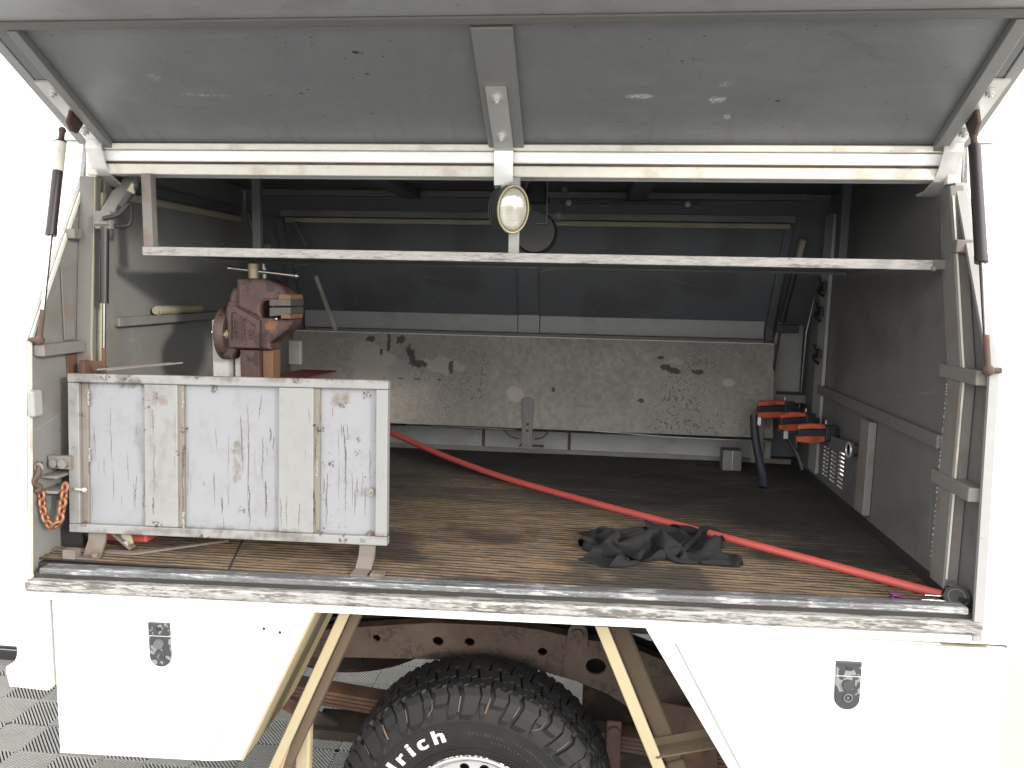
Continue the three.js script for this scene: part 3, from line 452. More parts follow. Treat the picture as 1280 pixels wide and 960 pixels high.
{
  // toolbox doors below the sill
  const latch = (door, X, Y, mir) => {
    const w = 0.032, h = 0.066; const s = new THREE.Shape(); s.moveTo(-w, h); s.lineTo(w, h); s.lineTo(w, -h + w); s.absarc(0, -h + w, w, 0, -Math.PI, true); s.closePath();
    const mt = std({ map: tex(256, 512, (u, v) => { const a = fbm(u * 5 + mir * 7, v * 9, 5, 501 + mir), top = v > 0.72; let c = [0.035, 0.036, 0.038]; const worn = sst(0.58, 0.62, a + (mir ? 0.14 * (1 - Math.abs(v - 0.62) * 6) : 0.1 * Math.max(0, v - 0.8) * 5 + 0.02 - 0.5 * Math.max(0, 0.2 - Math.abs(u - 0.8)))); c = mix(c, [0.2, 0.205, 0.21], 0.85 * worn); if (Math.abs(v - 0.71) < 0.006) c = [0.5, 0.5, 0.5]; return c; }, { repeat: false }), roughness: 0.5 });
    const g = new THREE.ExtrudeGeometry(s, { depth: 0.006, bevelEnabled: true, bevelSize: 0.002, bevelThickness: 0.002, bevelOffset: -0.002, bevelSegments: 2, curveSegments: 16 });
    { const p = g.attributes.position, uv = g.attributes.uv; for (let i = 0; i < p.count; i++) uv.setXY(i, (p.getX(i) + w) / (2 * w), (p.getY(i) + h) / (2 * h)); g.userData.uv = true; }
    g.translate(X, Y, 0.002); part(door, 'latch', tilt(g), mt, mir ? 'black push latch with worn grey patches' : 'black push latch with chipped paint');
    part(door, 'latch_button', tilt(cyl(V(X - 0.001, Y + 0.004, 0.009), V(X - 0.001, Y + 0.004, 0.016), 0.0155, 0.014)), std({ color: rgb(mir ? 0.045 : 0.1), roughness: 0.45 }));
    part(door, 'key_lock', [tilt(new THREE.TorusGeometry(0.0105, 0.002, 8, 24).translate(X + 0.001, Y - 0.032, 0.0115)), tilt(box(X - 0.002, X + 0.004, Y - 0.036, Y - 0.029, 0.009, 0.0125, 0.0005))], std({ color: rgb(mir ? 0.12 : 0.05), roughness: 0.45 }));
    part(door, 'finger_slot', [tilt(box(X - 0.008, X + 0.01, Y + 0.044, Y + 0.055, 0.009, 0.0115, 0.001))], M.black);
  };
  const L = part(truck, 'toolbox_door', [exZ([[-1.535, 1.046], [-0.74, 1.062], [-0.972, 0.582], [-1.068, 0.57], [-1.536, 0.555]], -0.022, 0.002, [], 0.005)], M.white, 'white toolbox door with a sloping right edge');
  part(L, 'door_return', [exZ([[-0.742, 1.06], [-0.735, 1.06], [-0.968, 0.575], [-0.975, 0.578]], -0.4, -0.006)], M.cream);
  part(L, 'box_body', [box(-1.52, -0.98, 0.57, 1.05, -0.42, -0.024, 0.004)], M.white);
  part(L, 'door_gap', [box(-1.556, -1.53, 0.755, 1.05, -0.2, -0.032, 0.001)], M.dark); part(L, 'top_gap', [tilt(box(-1.53, -0.83, 1.054, 1.057, -0.02, 0.0012, 0.0005))], M.greyRust); parts(L, 'corner_crease', [bar(V(-1.074, 0.575, 0.0015), V(-1.022, 0.675, 0.0015), 0.004, 0.003, V(0, 0, 1), 0.001), tilt(box(-0.832, -0.828, 1.022, 1.054, 0, 0.0022, 0.0005))], M.seal);
  parts(L, 'bolt_hole', [cyl(V(-0.892, 0.992, 0.0), V(-0.892, 0.992, 0.0032), 0.0045), cyl(V(-0.845, 0.984, 0.0), V(-0.845, 0.984, 0.0032), 0.0045)], M.black);
  latch(L, -1.206, 0.942, 0);
  const Rr = part(truck, 'toolbox_door', [exZ([[0.178, 1.068], [1.098, 1.072], [1.104, 1.06], [1.112, 0.5], [0.533, 0.5]], -0.022, 0.002, [], 0.005)], M.white, 'white toolbox door with a sloping left edge');
  part(Rr, 'door_crease', [bar(V(0.258, 1.03, 0.002), V(0.54, 0.52, 0.002), 0.007, 0.005, V(0, 0, 1), 0.002)], M.greyLight);
  part(Rr, 'door_return', [exZ([[0.176, 1.066], [0.183, 1.066], [0.535, 0.5], [0.528, 0.5]], -0.4, -0.006)], M.white);
  part(Rr, 'box_body', [box(0.56, 1.09, 0.3, 1.06, -0.42, -0.024, 0.004)], M.white);
  part(Rr, 'top_gap', [tilt(box(0.86, 1.05, 1.049, 1.051, -0.02, 0.0022, 0.0005))], M.seal);
  latch(Rr, 0.706, 0.93, 1);
  // rear end of the body, the shade put into its cream colour
  const rp = part(truck, 'tail_panel', [box(1.116, 1.6, 0.2, 1.06, -1.7, -0.2, 0.03)], std({ map: paintTex([0.4, 0.385, 0.33], { s: 651, stain: 0.15 }), roughness: 0.6 }), 'end of the body with its shade put into the cream colour');
  part(rp, 'tail_bracket', [exZ([[1.1, 0.86], [1.125, 0.82], [1.19, 0.6], [1.1, 0.6]], -0.16, -0.08, [], 0.004)], M.whiteDirty);
  part(rp, 'stain', [box(1.104, 1.112, 0.78, 0.9, -0.12, -0.06, 0.002)], M.rust);
}
{
  // frame under the bay: braces, chassis rail, springs, spare wheel
  const b1 = part(truck, 'brace', [bar(V(-0.664, 1.06, -0.085), V(-0.906, 0.51, -0.085), 0.03, 0.02, V(0, 0, 1), 0.004), bar(V(-0.906, 0.51, -0.085), V(-1.02, 0.25, -0.085), 0.03, 0.02, V(0, 0, 1), 0.004)], M.cream, 'cream painted slanting brace left of the wheel');
  part(b1, 'back_flange', [bar(V(-0.632, 1.06, -0.13), V(-0.874, 0.51, -0.125), 0.03, 0.05, V(0, 0, 1), 0.004), bar(V(-0.874, 0.51, -0.13), V(-0.99, 0.25, -0.125), 0.03, 0.05, V(0, 0, 1), 0.004)], M.muddy);
  part(b1, 'stay', [bar(V(-0.835, 0.64, -0.15), V(-0.86, 0.2, -0.18), 0.05, 0.035, V(0, 0, 1), 0.01), bar(V(-0.845, 0.66, -0.1), V(-0.96, 0.3, -0.1), 0.02, 0.02, V(0, 0, 1), 0.006)], M.cream);
  const b2 = part(truck, 'brace', [bar(V(0.046, 1.06, -0.085), V(0.245, 0.6, -0.085), 0.034, 0.02, V(0, 0, 1), 0.004), bar(V(0.245, 0.6, -0.085), V(0.37, 0.3, -0.085), 0.034, 0.02, V(0, 0, 1), 0.004)], M.cream, 'cream painted slanting brace right of the wheel');
  part(b2, 'back_flange', [bar(V(0.085, 1.06, -0.15), V(0.29, 0.6, -0.15), 0.055, 0.03, V(0, 0, 1), 0.012), bar(V(0.29, 0.6, -0.15), V(0.42, 0.3, -0.15), 0.055, 0.03, V(0, 0, 1), 0.012)], M.muddy);
  part(b2, 'gusset', [bar(V(0.23, 0.648, -0.10), V(0.42, 0.70, -0.10), 0.06, 0.005), bar(V(0.23, 0.66, -0.128), V(0.42, 0.712, -0.128), 0.005, 0.028)], M.muddy);
  const top = [[-1.4, 0.72], [-0.969, 0.744], [-0.815, 0.769], [-0.51, 0.808], [-0.231, 0.815], [-0.129, 0.808], [0.008, 0.785], [0.152, 0.775], [0.341, 0.71], [0.48, 0.588], [0.573, 0.364]];
  const bot = [[0.42, 0.30], [0.36, 0.46], [0.216, 0.524], [0.105, 0.593], [-0.006, 0.632], [-0.125, 0.66], [-0.225, 0.686], [-0.449, 0.677], [-0.833, 0.658], [-0.97, 0.648], [-1.4, 0.62]];
  const H = [[-0.708, 0.738, 0.014], [-0.489, 0.742, 0.019], [-0.377, 0.747, 0.017], [-0.124, 0.73, 0.016], [0.06, 0.69, 0.034], [0.244, 0.63, 0.016], [0.388, 0.6, 0.016], [0.326, 0.69, 0.014]];
  const c = part(truck, 'chassis_rail', [exZ([...top, ...bot], -0.515, -0.5, H.map(([x, y, r]) => hole(x, y, r, r * 0.85)), 0.003)], M.rail, 'rusty chassis rail with round holes');
  part(c, 'inner_rail', [exZ([...top, ...bot].map(([x, y]) => [x, y - 0.002]), -0.62, -0.61)], M.dark);
  part(c, 'rail_lip', top.slice(0, -1).map((p, i) => bar(V(p[0], p[1], -0.52), V(top[i + 1][0], top[i + 1][1], -0.52), 0.05, 0.006)), M.rust);
  part(c, 'mount_lug', [exZ((() => { const s = new THREE.Shape(); s.moveTo(-0.045, 0.765); s.lineTo(0.03, 0.765); s.lineTo(0.03, 0.80); s.absarc(-0.005, 0.81, 0.034, 0, Math.PI, false); s.closePath(); return s; })(), -0.5, -0.488, [], 0.003), cyl(V(-0.005, 0.81, -0.49), V(-0.005, 0.81, -0.478), 0.018)], M.rail);
  part(truck, 'cross_member', [box(-1.3, 0.3, 0.87, 0.94, -0.7, -0.6, 0.01), box(-1.0, -0.92, 0.85, 1.05, -0.62, -0.3, 0.005), tube([V(-0.8, 0.93, -0.52), V(-0.5, 0.865, -0.5), V(-0.2, 0.85, -0.5), V(0.05, 0.86, -0.52)], 0.012, 8), tube([V(-0.8, 0.90, -0.5), V(-0.45, 0.845, -0.49), V(-0.1, 0.84, -0.5)], 0.008, 8)], M.brownDark);
  part(truck, 'underbody', [box(-1.55, 1.1, 1.03, 1.056, -1.8, -0.07, 0), box(-1.6, 1.0, 0.5, 1.03, -1.83, -1.8, 0).translate(0, 0.14, 0), box(-0.98, -0.95, 0.66, 1.03, -1.7, -0.45, 0), box(0.55, 0.58, 0.3, 1.03, -1.7, -0.5, 0)], M.dark);
  part(truck, 'bump_stop', [box(0.02, 0.32, 0.2, 0.66, -0.8, -0.66, 0.01), box(-0.05, 0.5, 0.36, 0.4, -0.66, -0.6, 0.006), box(-0.05, 0.5, 0.28, 0.32, -0.66, -0.6, 0.006)], M.brownDark);
  // leaf springs
  const sp = (x0, x1, y0, y1, z, n, seedY) => { const s = part(truck, 'leaf_spring', [bar(V(x0, y0, z), V(x1, y1, z), 0.075, 0.012)], M.rust); for (let i = 1; i < n; i++) { const k = i * 0.06; part(s, 'leaf', bar(V(lerp(x0, x1, k), lerp(y0, y1, k) - 0.0145 * i, z), V(x1, y1 - 0.0145 * i, z), 0.075, 0.012), M.rust); } return s; };
  const s1 = sp(-1.15, -0.45, 0.60, 0.53, -0.45, 4); part(s1, 'shackle', [bar(V(-1.05, 0.56, -0.40), V(-0.82, 0.45, -0.40), 0.02, 0.05), box(-0.9, -0.6, 0.43, 0.465, -0.5, -0.36, 0.004)], M.brownDark);
  const s2 = sp(-0.1, 0.5, 0.5, 0.45, -0.47, 4); part(s2, 'shackle', [box(0.1, 0.15, 0.36, 0.55, -0.42, -0.405, 0.006), cyl(V(0.125, 0.52, -0.405), V(0.125, 0.52, -0.39), 0.018)], M.rust); part(s2, 'hanger', [exZ([[0.28, 0.62], [0.45, 0.60], [0.48, 0.35], [0.34, 0.35], [0.27, 0.47]], -0.44, -0.425, [], 0.004), cyl(V(0.39, 0.47, -0.425), V(0.39, 0.47, -0.41), 0.03)], M.rust);
  part(truck, 'axle', [cyl(V(-0.3, 0.33, -0.5), V(-0.3, 0.33, -1.4), 0.05)], M.rust);
  const sw = []; for (let i = 0; i < 22; i++) { const a = i / 22 * Math.PI * 2; sw.push(box(-0.008, 0.008, -0.05, 0.05, 0.372, 0.386, 0.002).rotateY(a).translate(-0.96, 0.535, -1.15)); }
  const spare = part(truck, 'spare_wheel', [new THREE.LatheGeometry([[0.2, -0.09], [0.28, -0.11], [0.345, -0.1], [0.375, -0.07], [0.38, 0], [0.375, 0.07], [0.345, 0.1], [0.28, 0.11], [0.2, 0.09]].map((p) => new THREE.Vector2(...p)), 48).translate(-0.96, 0.535, -1.15)], M.brownDark, 'dusty spare tyre slung flat under the tray');
  parts(spare, 'tread_rib', sw, M.brownDark);
}
{
  // the wheel: carcass, tread blocks in five rows, raised white letters, steel rim
  const C = V(-0.316, 0.296, 0), zo = -0.2, W = 0.27, zc = zo - W / 2, k0 = (r) => r <= 0.222 ? r : 0.222 + (r - 0.222) * 1.18, Rt = k0(0.413); // wheel centre, outer face, width, radius
  const wheel = new THREE.Group(); wheel.name = 'wheel'; truck.add(wheel); ORI.set(wheel, ORI.get(truck)); wheel.userData.label = 'off-road wheel with chunky tyre and white lettering';
  const lathe = (pts, m, name, seg = 120, label) => { const g = new THREE.LatheGeometry(pts.map((p) => new THREE.Vector2(p[0], p[1])), seg); g.rotateX(Math.PI / 2); g.translate(C.x, C.y, 0); return part(wheel, name, g, m, label); };
  const rm = std({ map: paintTex([0.0045, 0.0045, 0.005], { s: 601, stain: 0.4, dirt: [0.014, 0.012, 0.0105], specks: 2, per: 0.4 }), roughness: 0.72, bumpMap: castBump, bumpScale: 0.0004 });
  const prof = (r, z) => [k0(r), z];
  lathe([prof(0.215, zo - 0.225), prof(0.24, zo - 0.265), prof(0.33, zo - 0.28), prof(0.385, zo - 0.25), prof(0.4, zo - 0.22), prof(0.402, zc), prof(0.4, zo - 0.05), prof(0.388, zo - 0.022), prof(0.365, zo - 0.008), prof(0.335, zo + 0.002), prof(0.325, zo + 0.0045), prof(0.322, zo + 0.003), prof(0.29, zo + 0.004), prof(0.255, zo + 0.0), prof(0.235, zo - 0.008), prof(0.228, zo - 0.016), prof(0.222, zo - 0.012), prof(0.216, zo - 0.02)], rm, 'tyre');
  // fine raised ring and sidewall ticks
  part(wheel, 'sidewall_ring', [new THREE.TorusGeometry(k0(0.324), 0.0016, 6, 120).translate(C.x, C.y, zo + 0.0045), new THREE.TorusGeometry(0.249, 0.0014, 6, 120).translate(C.x, C.y, zo + 0.0006)], rm);
  const N = 28, P = (Math.PI * 2) / N, NC = 40, PC = (Math.PI * 2) / NC; // shoulder lugs, centre blocks
  const block = (poly, r0, r1, taper = 0.93) => { // polygon in (angle, z) raised between two radii
    const n = poly.length, pos = [], idx = []; let ca = 0, cz = 0; poly.forEach((p) => { ca += p[0] / n; cz += p[1] / n; });
    const at = (a, z, r) => pos.push(r * Math.sin(a), r * Math.cos(a), z);
    for (const [a, z] of poly) at(a, z, r0); for (const [a, z] of poly) at(ca + (a - ca) * taper, cz + (z - cz) * taper, r1); at(ca, cz, r1);
    for (let i = 0; i < n; i++) { const j = (i + 1) % n; idx.push(i, j, n + i, j, n + j, n + i, n + i, n + j, 2 * n); }
    const g = new THREE.BufferGeometry(); g.setAttribute('position', new THREE.Float32BufferAttribute(pos, 3)); g.setIndex(idx); const f = g.toNonIndexed(); f.computeVertexNormals(); return f;
  };
  const rot = (pts, a0 = 0, z0 = 0, s = 1) => pts.map(([a, z]) => [a * PC + a0 * PC, zc + z0 + z * s]);
  // centre rows: hooked, interlocking blocks
  const A = [[-0.46, -0.012], [-0.40, -0.030], [-0.12, -0.038], [-0.04, -0.022], [0.16, -0.020], [0.24, -0.034], [0.50, -0.020], [0.44, 0.014], [0.36, 0.032], [0.10, 0.036], [0.02, 0.020], [-0.20, 0.020], [-0.28, 0.032], [-0.52, 0.016]];
  const B2 = [[-0.50, -0.024], [-0.16, -0.040], [-0.04, -0.018], [0.14, -0.014], [0.24, -0.034], [0.46, -0.026], [0.50, 0.010], [0.28, 0.034], [0.12, 0.036], [0.02, 0.016], [-0.16, 0.018], [-0.26, 0.036], [-0.44, 0.026]];
  const kinds = [
    prep(block(rot(A, 0, -0.03), k0(0.398), Rt)), prep(block(rot(A.map(([a, z]) => [-a, z]).reverse(), 0.5, 0.031), k0(0.398), Rt)),
    prep(block(rot(B2, 0.25, -0.078, 0.75), k0(0.398), Rt - 0.002)), prep(block(rot(B2.map(([a, z]) => [-a, z]).reverse(), 0.25, 0.079, 0.75), k0(0.398), Rt - 0.002)),
  ];
  // shoulder lugs: run over the edge and down the sidewall, alternately long and short
  const lug = (a0, a1, path, t, skew = 1) => { // path: [r, z] list
    const n = path.length, pos = [], idx = [], rows = [];
    path.forEach(([r, z], i) => { const p = path[Math.max(0, i - 1)], q = path[Math.min(n - 1, i + 1)], d = [q[0] - p[0], q[1] - p[1]], l = Math.hypot(...d), nr = d[1] / l, nz = -d[0] / l, k = i === n - 1 ? 0.35 : 1; rows.push([r, z, r + nr * t * k, z + nz * t * k]); });
    const at = (a, r, z) => pos.push(r * Math.sin(a), r * Math.cos(a), z);
    rows.forEach(([r, z, R2, z2], i) => { const w = (a1 - a0) * 0.04, tp = i === n - 1 ? 0.2 * (a1 - a0) : 0, s = skew * P * [0, 0.05, 0.13, 0.07, -0.02, -0.1, -0.14][i]; at(a0 + s, r, z); at(a0 + w + tp + s, R2, z2); at(a1 - w - tp + s, R2, z2); at(a1 + s, r, z); });
    for (let i = 0; i < n - 1; i++) for (let k = 0; k < 3; k++) { const a = i * 4 + k; idx.push(a, a + 4, a + 1, a + 1, a + 4, a + 5); }
    const e = (n - 1) * 4; idx.push(0, 1, 2, 0, 2, 3, e, e + 2, e + 1, e, e + 3, e + 2);
    const g = new THREE.BufferGeometry(); g.setAttribute('position', new THREE.Float32BufferAttribute(pos, 3)); g.setIndex(idx); const f = g.toNonIndexed(); f.computeVertexNormals(); return f;
  };
  const long = [[0.40, zo - 0.052], [0.396, zo - 0.034], [0.385, zo - 0.02], [0.365, zo - 0.008], [0.345, zo - 0.001], [0.331, zo + 0.003]], short = [[0.40, zo - 0.058], [0.397, zo - 0.036], [0.387, zo - 0.022], [0.372, zo - 0.011], [0.362, zo - 0.007]];
  for (const q of [...long, ...short]) q[0] = k0(q[0]);
  const back = (p) => p.map(([r, z]) => [r, 2 * zc - z]);
  const lugs = [merge([lug(-0.45 * P, 0.10 * P, long, 0.0125), lug(0.135 * P, 0.42 * P, short, 0.0085), lug(0.2 * P, 0.36 * P, long.slice(2), 0.005, 0.4)]), merge([lug(-0.43 * P, 0.02 * P, short, 0.0115), lug(0.055 * P, 0.40 * P, long, 0.0095)]), prep(lug(-0.44 * P, 0.44 * P, back(short), -0.011))];
  const dusty = std({ color: rgb(0.11, 0.075, 0.05), roughness: 0.95 });
  const add = (g, a, name = 'tread_block', m = rm) => { const k = new THREE.Mesh(g, m); k.name = name; k.castShadow = k.receiveShadow = true; k.position.set(C.x - ORI.get(truck).x, C.y - ORI.get(truck).y, -ORI.get(truck).z); k.rotation.z = -a; wheel.add(k); };
  for (let i = 0; i < NC; i++) kinds.forEach((g) => add(g, i * PC));
  for (let i = 0; i < N; i++) { const a = i * P; add(lugs[i % 2], a); if (i % 2) add(lugs[2], a); }
  // dust packed in the grooves between the lugs
  const dg = []; for (let i = 0; i < N; i++) { const a = (i + 0.5) * P, s = Math.sin(a), c = Math.cos(a); const p = (r0, z, o = 0, r = k0(r0)) => V(C.x + r * s + o * c, C.y + r * c - o * s, z); dg.push(tube([p(0.386, zo - 0.017, 0.003), p(0.366, zo - 0.004, -0.002), p(0.35, zo + 0.0005, -0.006 - 0.008 * (i % 3))], 0.0035 - 0.0008 * (i % 3), 5, 6)); }
  part(wheel, 'packed_dust', dg, dusty);
  // raised white letters along the sidewall
  const font = await new FontLoader().loadAsync('fonts/droid/droid_sans_bold.typeface.json');
  const word = 'BFGoodrich', end = 111.0, lr = 0.283; const white = std({ map: paintTex([0.55, 0.53, 0.47], { s: 611, stain: 0.4, dirt: [0.3, 0.25, 0.18], per: 0.2 }), roughness: 0.7 });
  let ang = end; for (let i = word.length - 1; i >= 0; i--) {
    const ch = word[i], g = new TextGeometry(ch, { font, size: 0.044, depth: 0.003, curveSegments: 6, bevelEnabled: true, bevelSize: 0.0008, bevelThickness: 0.0006, bevelSegments: 1 });
    g.computeBoundingBox(); const w = g.boundingBox.max.x - g.boundingBox.min.x; g.translate(-(g.boundingBox.min.x + w / 2), 0, 0); g.scale(1.27, 0.92, 1);
    const half = (w * 0.635 + 0.0088) / lr * 180 / Math.PI; if (i < word.length - 1) ang += half;
    const t = ang * Math.PI / 180; g.rotateZ(t - Math.PI / 2); g.translate(C.x + lr * Math.cos(t), C.y + lr * Math.sin(t), zo + 0.002); part(wheel, 'raised_letter', g, white); ang += half;
  }
  // small moulded marks on the sidewall, same black rubber
  const marks = []; for (const [a0, a1, r, h] of [[92, 70, 0.305, 0.010], [78, 52, 0.286, 0.008], [66, 40, 0.312, 0.009]]) for (let a = a0; a > a1; a -= R(1.6, 2.6)) { const t = a * Math.PI / 180; marks.push(box(-0.0022, 0.0022, -h / 2, h / 2, 0, 0.0012, 0).scale(R(0.6, 1.5), R(0.8, 1), 1).rotateZ(t - Math.PI / 2).translate(C.x + r * Math.cos(t), C.y + r * Math.sin(t), zo + 0.003)); }
  part(wheel, 'moulded_marks', marks, M.rubber);
  // rim
  const steel = std({ map: paintTex([0.45, 0.45, 0.45], { s: 621, stain: 0.35, dirt: [0.3, 0.26, 0.2], specks: 1 }), roughness: 0.4, metalness: 0.25 });
  lathe([[0.216, zo - 0.22], [0.19, zo - 0.18], [0.19, zo - 0.03], [0.205, zo - 0.014], [0.212, zo - 0.004], [0.217, zo - 0.003], [0.2195, zo - 0.009], [0.2165, zo - 0.017]], steel, 'rim');
  const disc = new THREE.Shape(); disc.absarc(0, 0, 0.191, 0, Math.PI * 2); for (let i = 0; i < 16; i++) { const t = (i + 0.5) / 16 * Math.PI * 2; disc.holes.push(hole(0.163 * Math.cos(t), 0.163 * Math.sin(t), 0.0155)); }
  part(wheel, 'rim', exZ(disc, zo - 0.05, zo - 0.036, [], 0.003, 40).translate(C.x, C.y, 0), steel);
  part(wheel, 'brake_drum', cyl(V(C.x, C.y, zo - 0.09), V(C.x, C.y, zo - 0.2), 0.18, 0.18, 40), M.dark);
  lathe([[0.0, zo + 0.0], [0.05, zo - 0.002], [0.056, zo - 0.012], [0.056, zo - 0.045]], steel, 'hub_cap', 40);
  for (let i = 0; i < 6; i++) { const t = i / 6 * Math.PI * 2; part(wheel, 'wheel_nut', hex(V(C.x + 0.085 * Math.cos(t), C.y + 0.085 * Math.sin(t), zo - 0.037), V(0, 0, 1), 0.013, 0.018), M.steel); }
  // chips along the rim edge
  part(wheel, 'rim_scuff', [...Array(70)].map((_, i) => { const t = R(0.2, 2.95); return box(-0.004, 0.004, -0.0012, 0.0012, 0, 0.0015, 0).scale(R(0.5, 1.6), 1, 1).rotateZ(t - Math.PI / 2).translate(C.x + 0.2215 * Math.cos(t), C.y + 0.2215 * Math.sin(t), zo - 0.0105); }), M.whiteDirty);
}

// ---------------------------------------------------------------- things in the bay
{
  // framed metal panel standing at the front left
  const t = thing('framed_panel', 'light grey framed metal panel with rust runs standing at the front left of the bay', 'metal panel', [-1.05, YF, -0.1]);
  const X0 = -1.548, X1 = -0.566, Y0 = 1.212, Y1 = 1.693, Z = -0.1;
  const W = 1024, H = 512, cv = document.createElement('canvas'); cv.width = W; cv.height = H; const c = cv.getContext('2d');
  c.fillStyle = '#ffffff'; c.fillRect(0, 0, W, H);
  const px = (x) => (x - X0) / (X1 - X0) * W, py = (y) => (Y1 - y) / (Y1 - Y0) * H; // photograph columns 80..484, rows 467..672 -> canvas
  const P = (a, b) => [(a - 80) / 404 * W, (b - 467 - (a - 80) * 0.025) / 198 * H];
  const run = (a, b, len, w, col, wob = 1.4) => { let [x, y] = P(a, b); const L = len / 198 * H; for (let s = 0; s < L; s += 2) { x += R(-wob, wob) * 0.55; const k = Math.sin(Math.PI * Math.min(1, 0.15 + s / L)) * w * R(0.5, 1.2); c.globalAlpha = R(0.3, 0.9); c.fillStyle = col; c.fillRect(x - k / 2, y + s, k, 2.6); } c.globalAlpha = 1; };
  const blot = (a, b, r, col, n = 14) => { const [x, y] = P(a, b); for (let i = 0; i < n; i++) { c.globalAlpha = R(0.15, 0.7); c.fillStyle = col; const q = r * R(0.1, 0.42); c.beginPath(); c.ellipse(x + R(-r, r), y + R(-r, r), q, q * R(0.6, 1.3), 0, 0, 7); c.fill(); } c.globalAlpha = 1; };
  const soft = (a, b, rx, ry, col, al) => { const [x, y] = P(a, b); for (let i = 0; i < 40; i++) { c.globalAlpha = al * R(0.05, 0.2); c.fillStyle = col; c.beginPath(); c.ellipse(x + R(-rx, rx), y + R(-ry, ry), R(3, 12), R(4, 16), 0, 0, 7); c.fill(); } c.globalAlpha = 1; };
  const RU = '#7a6152', RD = '#6e5c50', RL = '#a39486';
  for (const [a, b, l, w] of [[131, 538, 50, 2.5], [165, 595, 50, 3], [190, 512, 40, 3], [192, 555, 75, 2.5], [190, 620, 26, 6], [175, 600, 45, 4], [228, 555, 50, 5], [226, 590, 90, 4], [232, 560, 60, 2], [275, 620, 26, 5], [277, 645, 25, 2], [308, 508, 150, 2.6], [309, 605, 60, 5], [299, 520, 85, 4], [325, 495, 35, 3], [327, 545, 70, 3], [331, 600, 55, 6], [336, 535, 20, 6], [341, 545, 22, 3], [352, 620, 42, 2.5], [376, 625, 40, 2.5], [360, 615, 48, 2], [393, 610, 60, 5], [408, 590, 75, 4], [404, 595, 25, 4], [428, 530, 105, 5], [425, 530, 20, 3], [432, 530, 20, 3], [460, 560, 50, 2.5], [394, 545, 40, 4]]) run(a, b, l, w, R(0, 1) < 0.6 ? RU : RD);
  for (const [a, b, r, n] of [[268, 487, 13, 22], [228, 537, 9, 14], [225, 532, 5, 6], [300, 635, 9, 14], [252, 604, 6, 8], [398, 535, 12, 18], [412, 578, 9, 14], [456, 495, 12, 20], [427, 505, 12, 12], [434, 546, 7, 8], [447, 548, 7, 8], [445, 565, 8, 8], [404, 580, 5, 8], [455, 668, 8, 12], [430, 668, 12, 12], [178, 538, 8, 12], [180, 505, 14, 10], [195, 495, 10, 8], [97, 520, 8, 10], [88, 560, 6, 8], [100, 655, 8, 10], [250, 670, 14, 22], [238, 671, 9, 12], [262, 670, 8, 12], [196, 655, 14, 12], [175, 632, 8, 12], [400, 660, 10, 12], [222, 565, 7, 10], [415, 472, 14, 12], [370, 475, 16, 12], [250, 470, 12, 10], [160, 470, 16, 14], [130, 474, 14, 10]]) blot(a, b, r, R(0, 1) < 0.7 ? RU : RD, n);
  for (let i = 0; i < 60; i++) blot(R(392, 470), R(525, 665), R(1.5, 5), RD, 3);
  for (let i = 0; i < 150; i++) blot(R(100, 172), R(560, 655), R(0.8, 2.4), RD, 2);
  for (let i = 0; i < 260; i++) blot(R(82, 484), R(467, 675), R(0.8, 2.6), R(0, 1) < 0.5 ? RU : RL, 1);
  for (let i = 0; i < 46; i++) { const a = R(100, 470); run(a, R(500, 620), R(15, 70), R(1, 3.5), RL, 1); }
  for (let i = 0; i < 60; i++) soft(R(0, 1) < 0.5 ? R(82, 100) : R(165, 225), R(467, 675), 10, 30, '#a39688', 0.13);
  for (let i = 0; i < 50; i++) soft(R(82, 484), R(0, 1) < 0.5 ? R(466, 478) : R(660, 676), 30, 6, '#9a8878', 0.35);
  for (let i = 0; i < 90; i++) soft(R(82, 484), R(467, 675), 30, 34, RL, 0.12);
  soft(296, 575, 14, 60, '#b8a894', 1.6); soft(160, 480, 40, 8, RL, 1.5); soft(200, 500, 20, 12, '#c4a68e', 0.7); soft(425, 500, 24, 14, '#b99c82', 0.9);
  c.strokeStyle = '#ffffff'; c.globalAlpha = 0.9; c.lineWidth = 2.5; c.beginPath(); c.moveTo(...P(107, 502)); c.lineTo(...P(126, 496)); c.stroke(); c.beginPath(); c.moveTo(...P(364, 562)); c.lineTo(...P(375, 572)); c.stroke(); c.globalAlpha = 1;
  const ct = new THREE.CanvasTexture(cv); ct.colorSpace = THREE.SRGBColorSpace; ct.magFilter = THREE.LinearFilter; ct.flipY = true;
  const front = (g, m) => { const q = merge([g]), p = q.attributes.position, uv = new Float32Array(p.count * 2); for (let i = 0; i < p.count; i++) { uv[i * 2] = clamp((p.getX(i) - X0) / (X1 - X0), 0.001, 0.999); uv[i * 2 + 1] = clamp((p.getY(i) - Y0) / (Y1 - Y0), 0.001, 0.999); } q.setAttribute('uv', new THREE.BufferAttribute(uv, 2)); q.userData.uv = true; return q; };
  const mp = std({ map: ct, color: rgb(0.215, 0.22, 0.236), roughness: 0.42, metalness: 0.1 }), mf = std({ map: ct, color: rgb(0.212, 0.213, 0.212), roughness: 0.5, metalness: 0.1 });
  const me = std({ map: ct, color: rgb(0.15, 0.138, 0.112), roughness: 0.7 });  // shaded sides of the frame, the shade put into a darker tan
  const sh = (g) => { g.translate(1.05, -1.45, 0); g.rotateZ(0.012); g.translate(-1.05, 1.45 - Y0, -Z); g.rotateX(-0.073); g.translate(0, Y0, Z); return g; };
  for (const [a, b] of [[-1.512, -1.308], [-1.202, -0.894], [-0.787, -0.603]]) part(t, 'sheet', sh(front(box(a, b, Y0 + 0.02, Y1 - 0.02, Z - 0.024, Z - 0.02, 0))), mp);
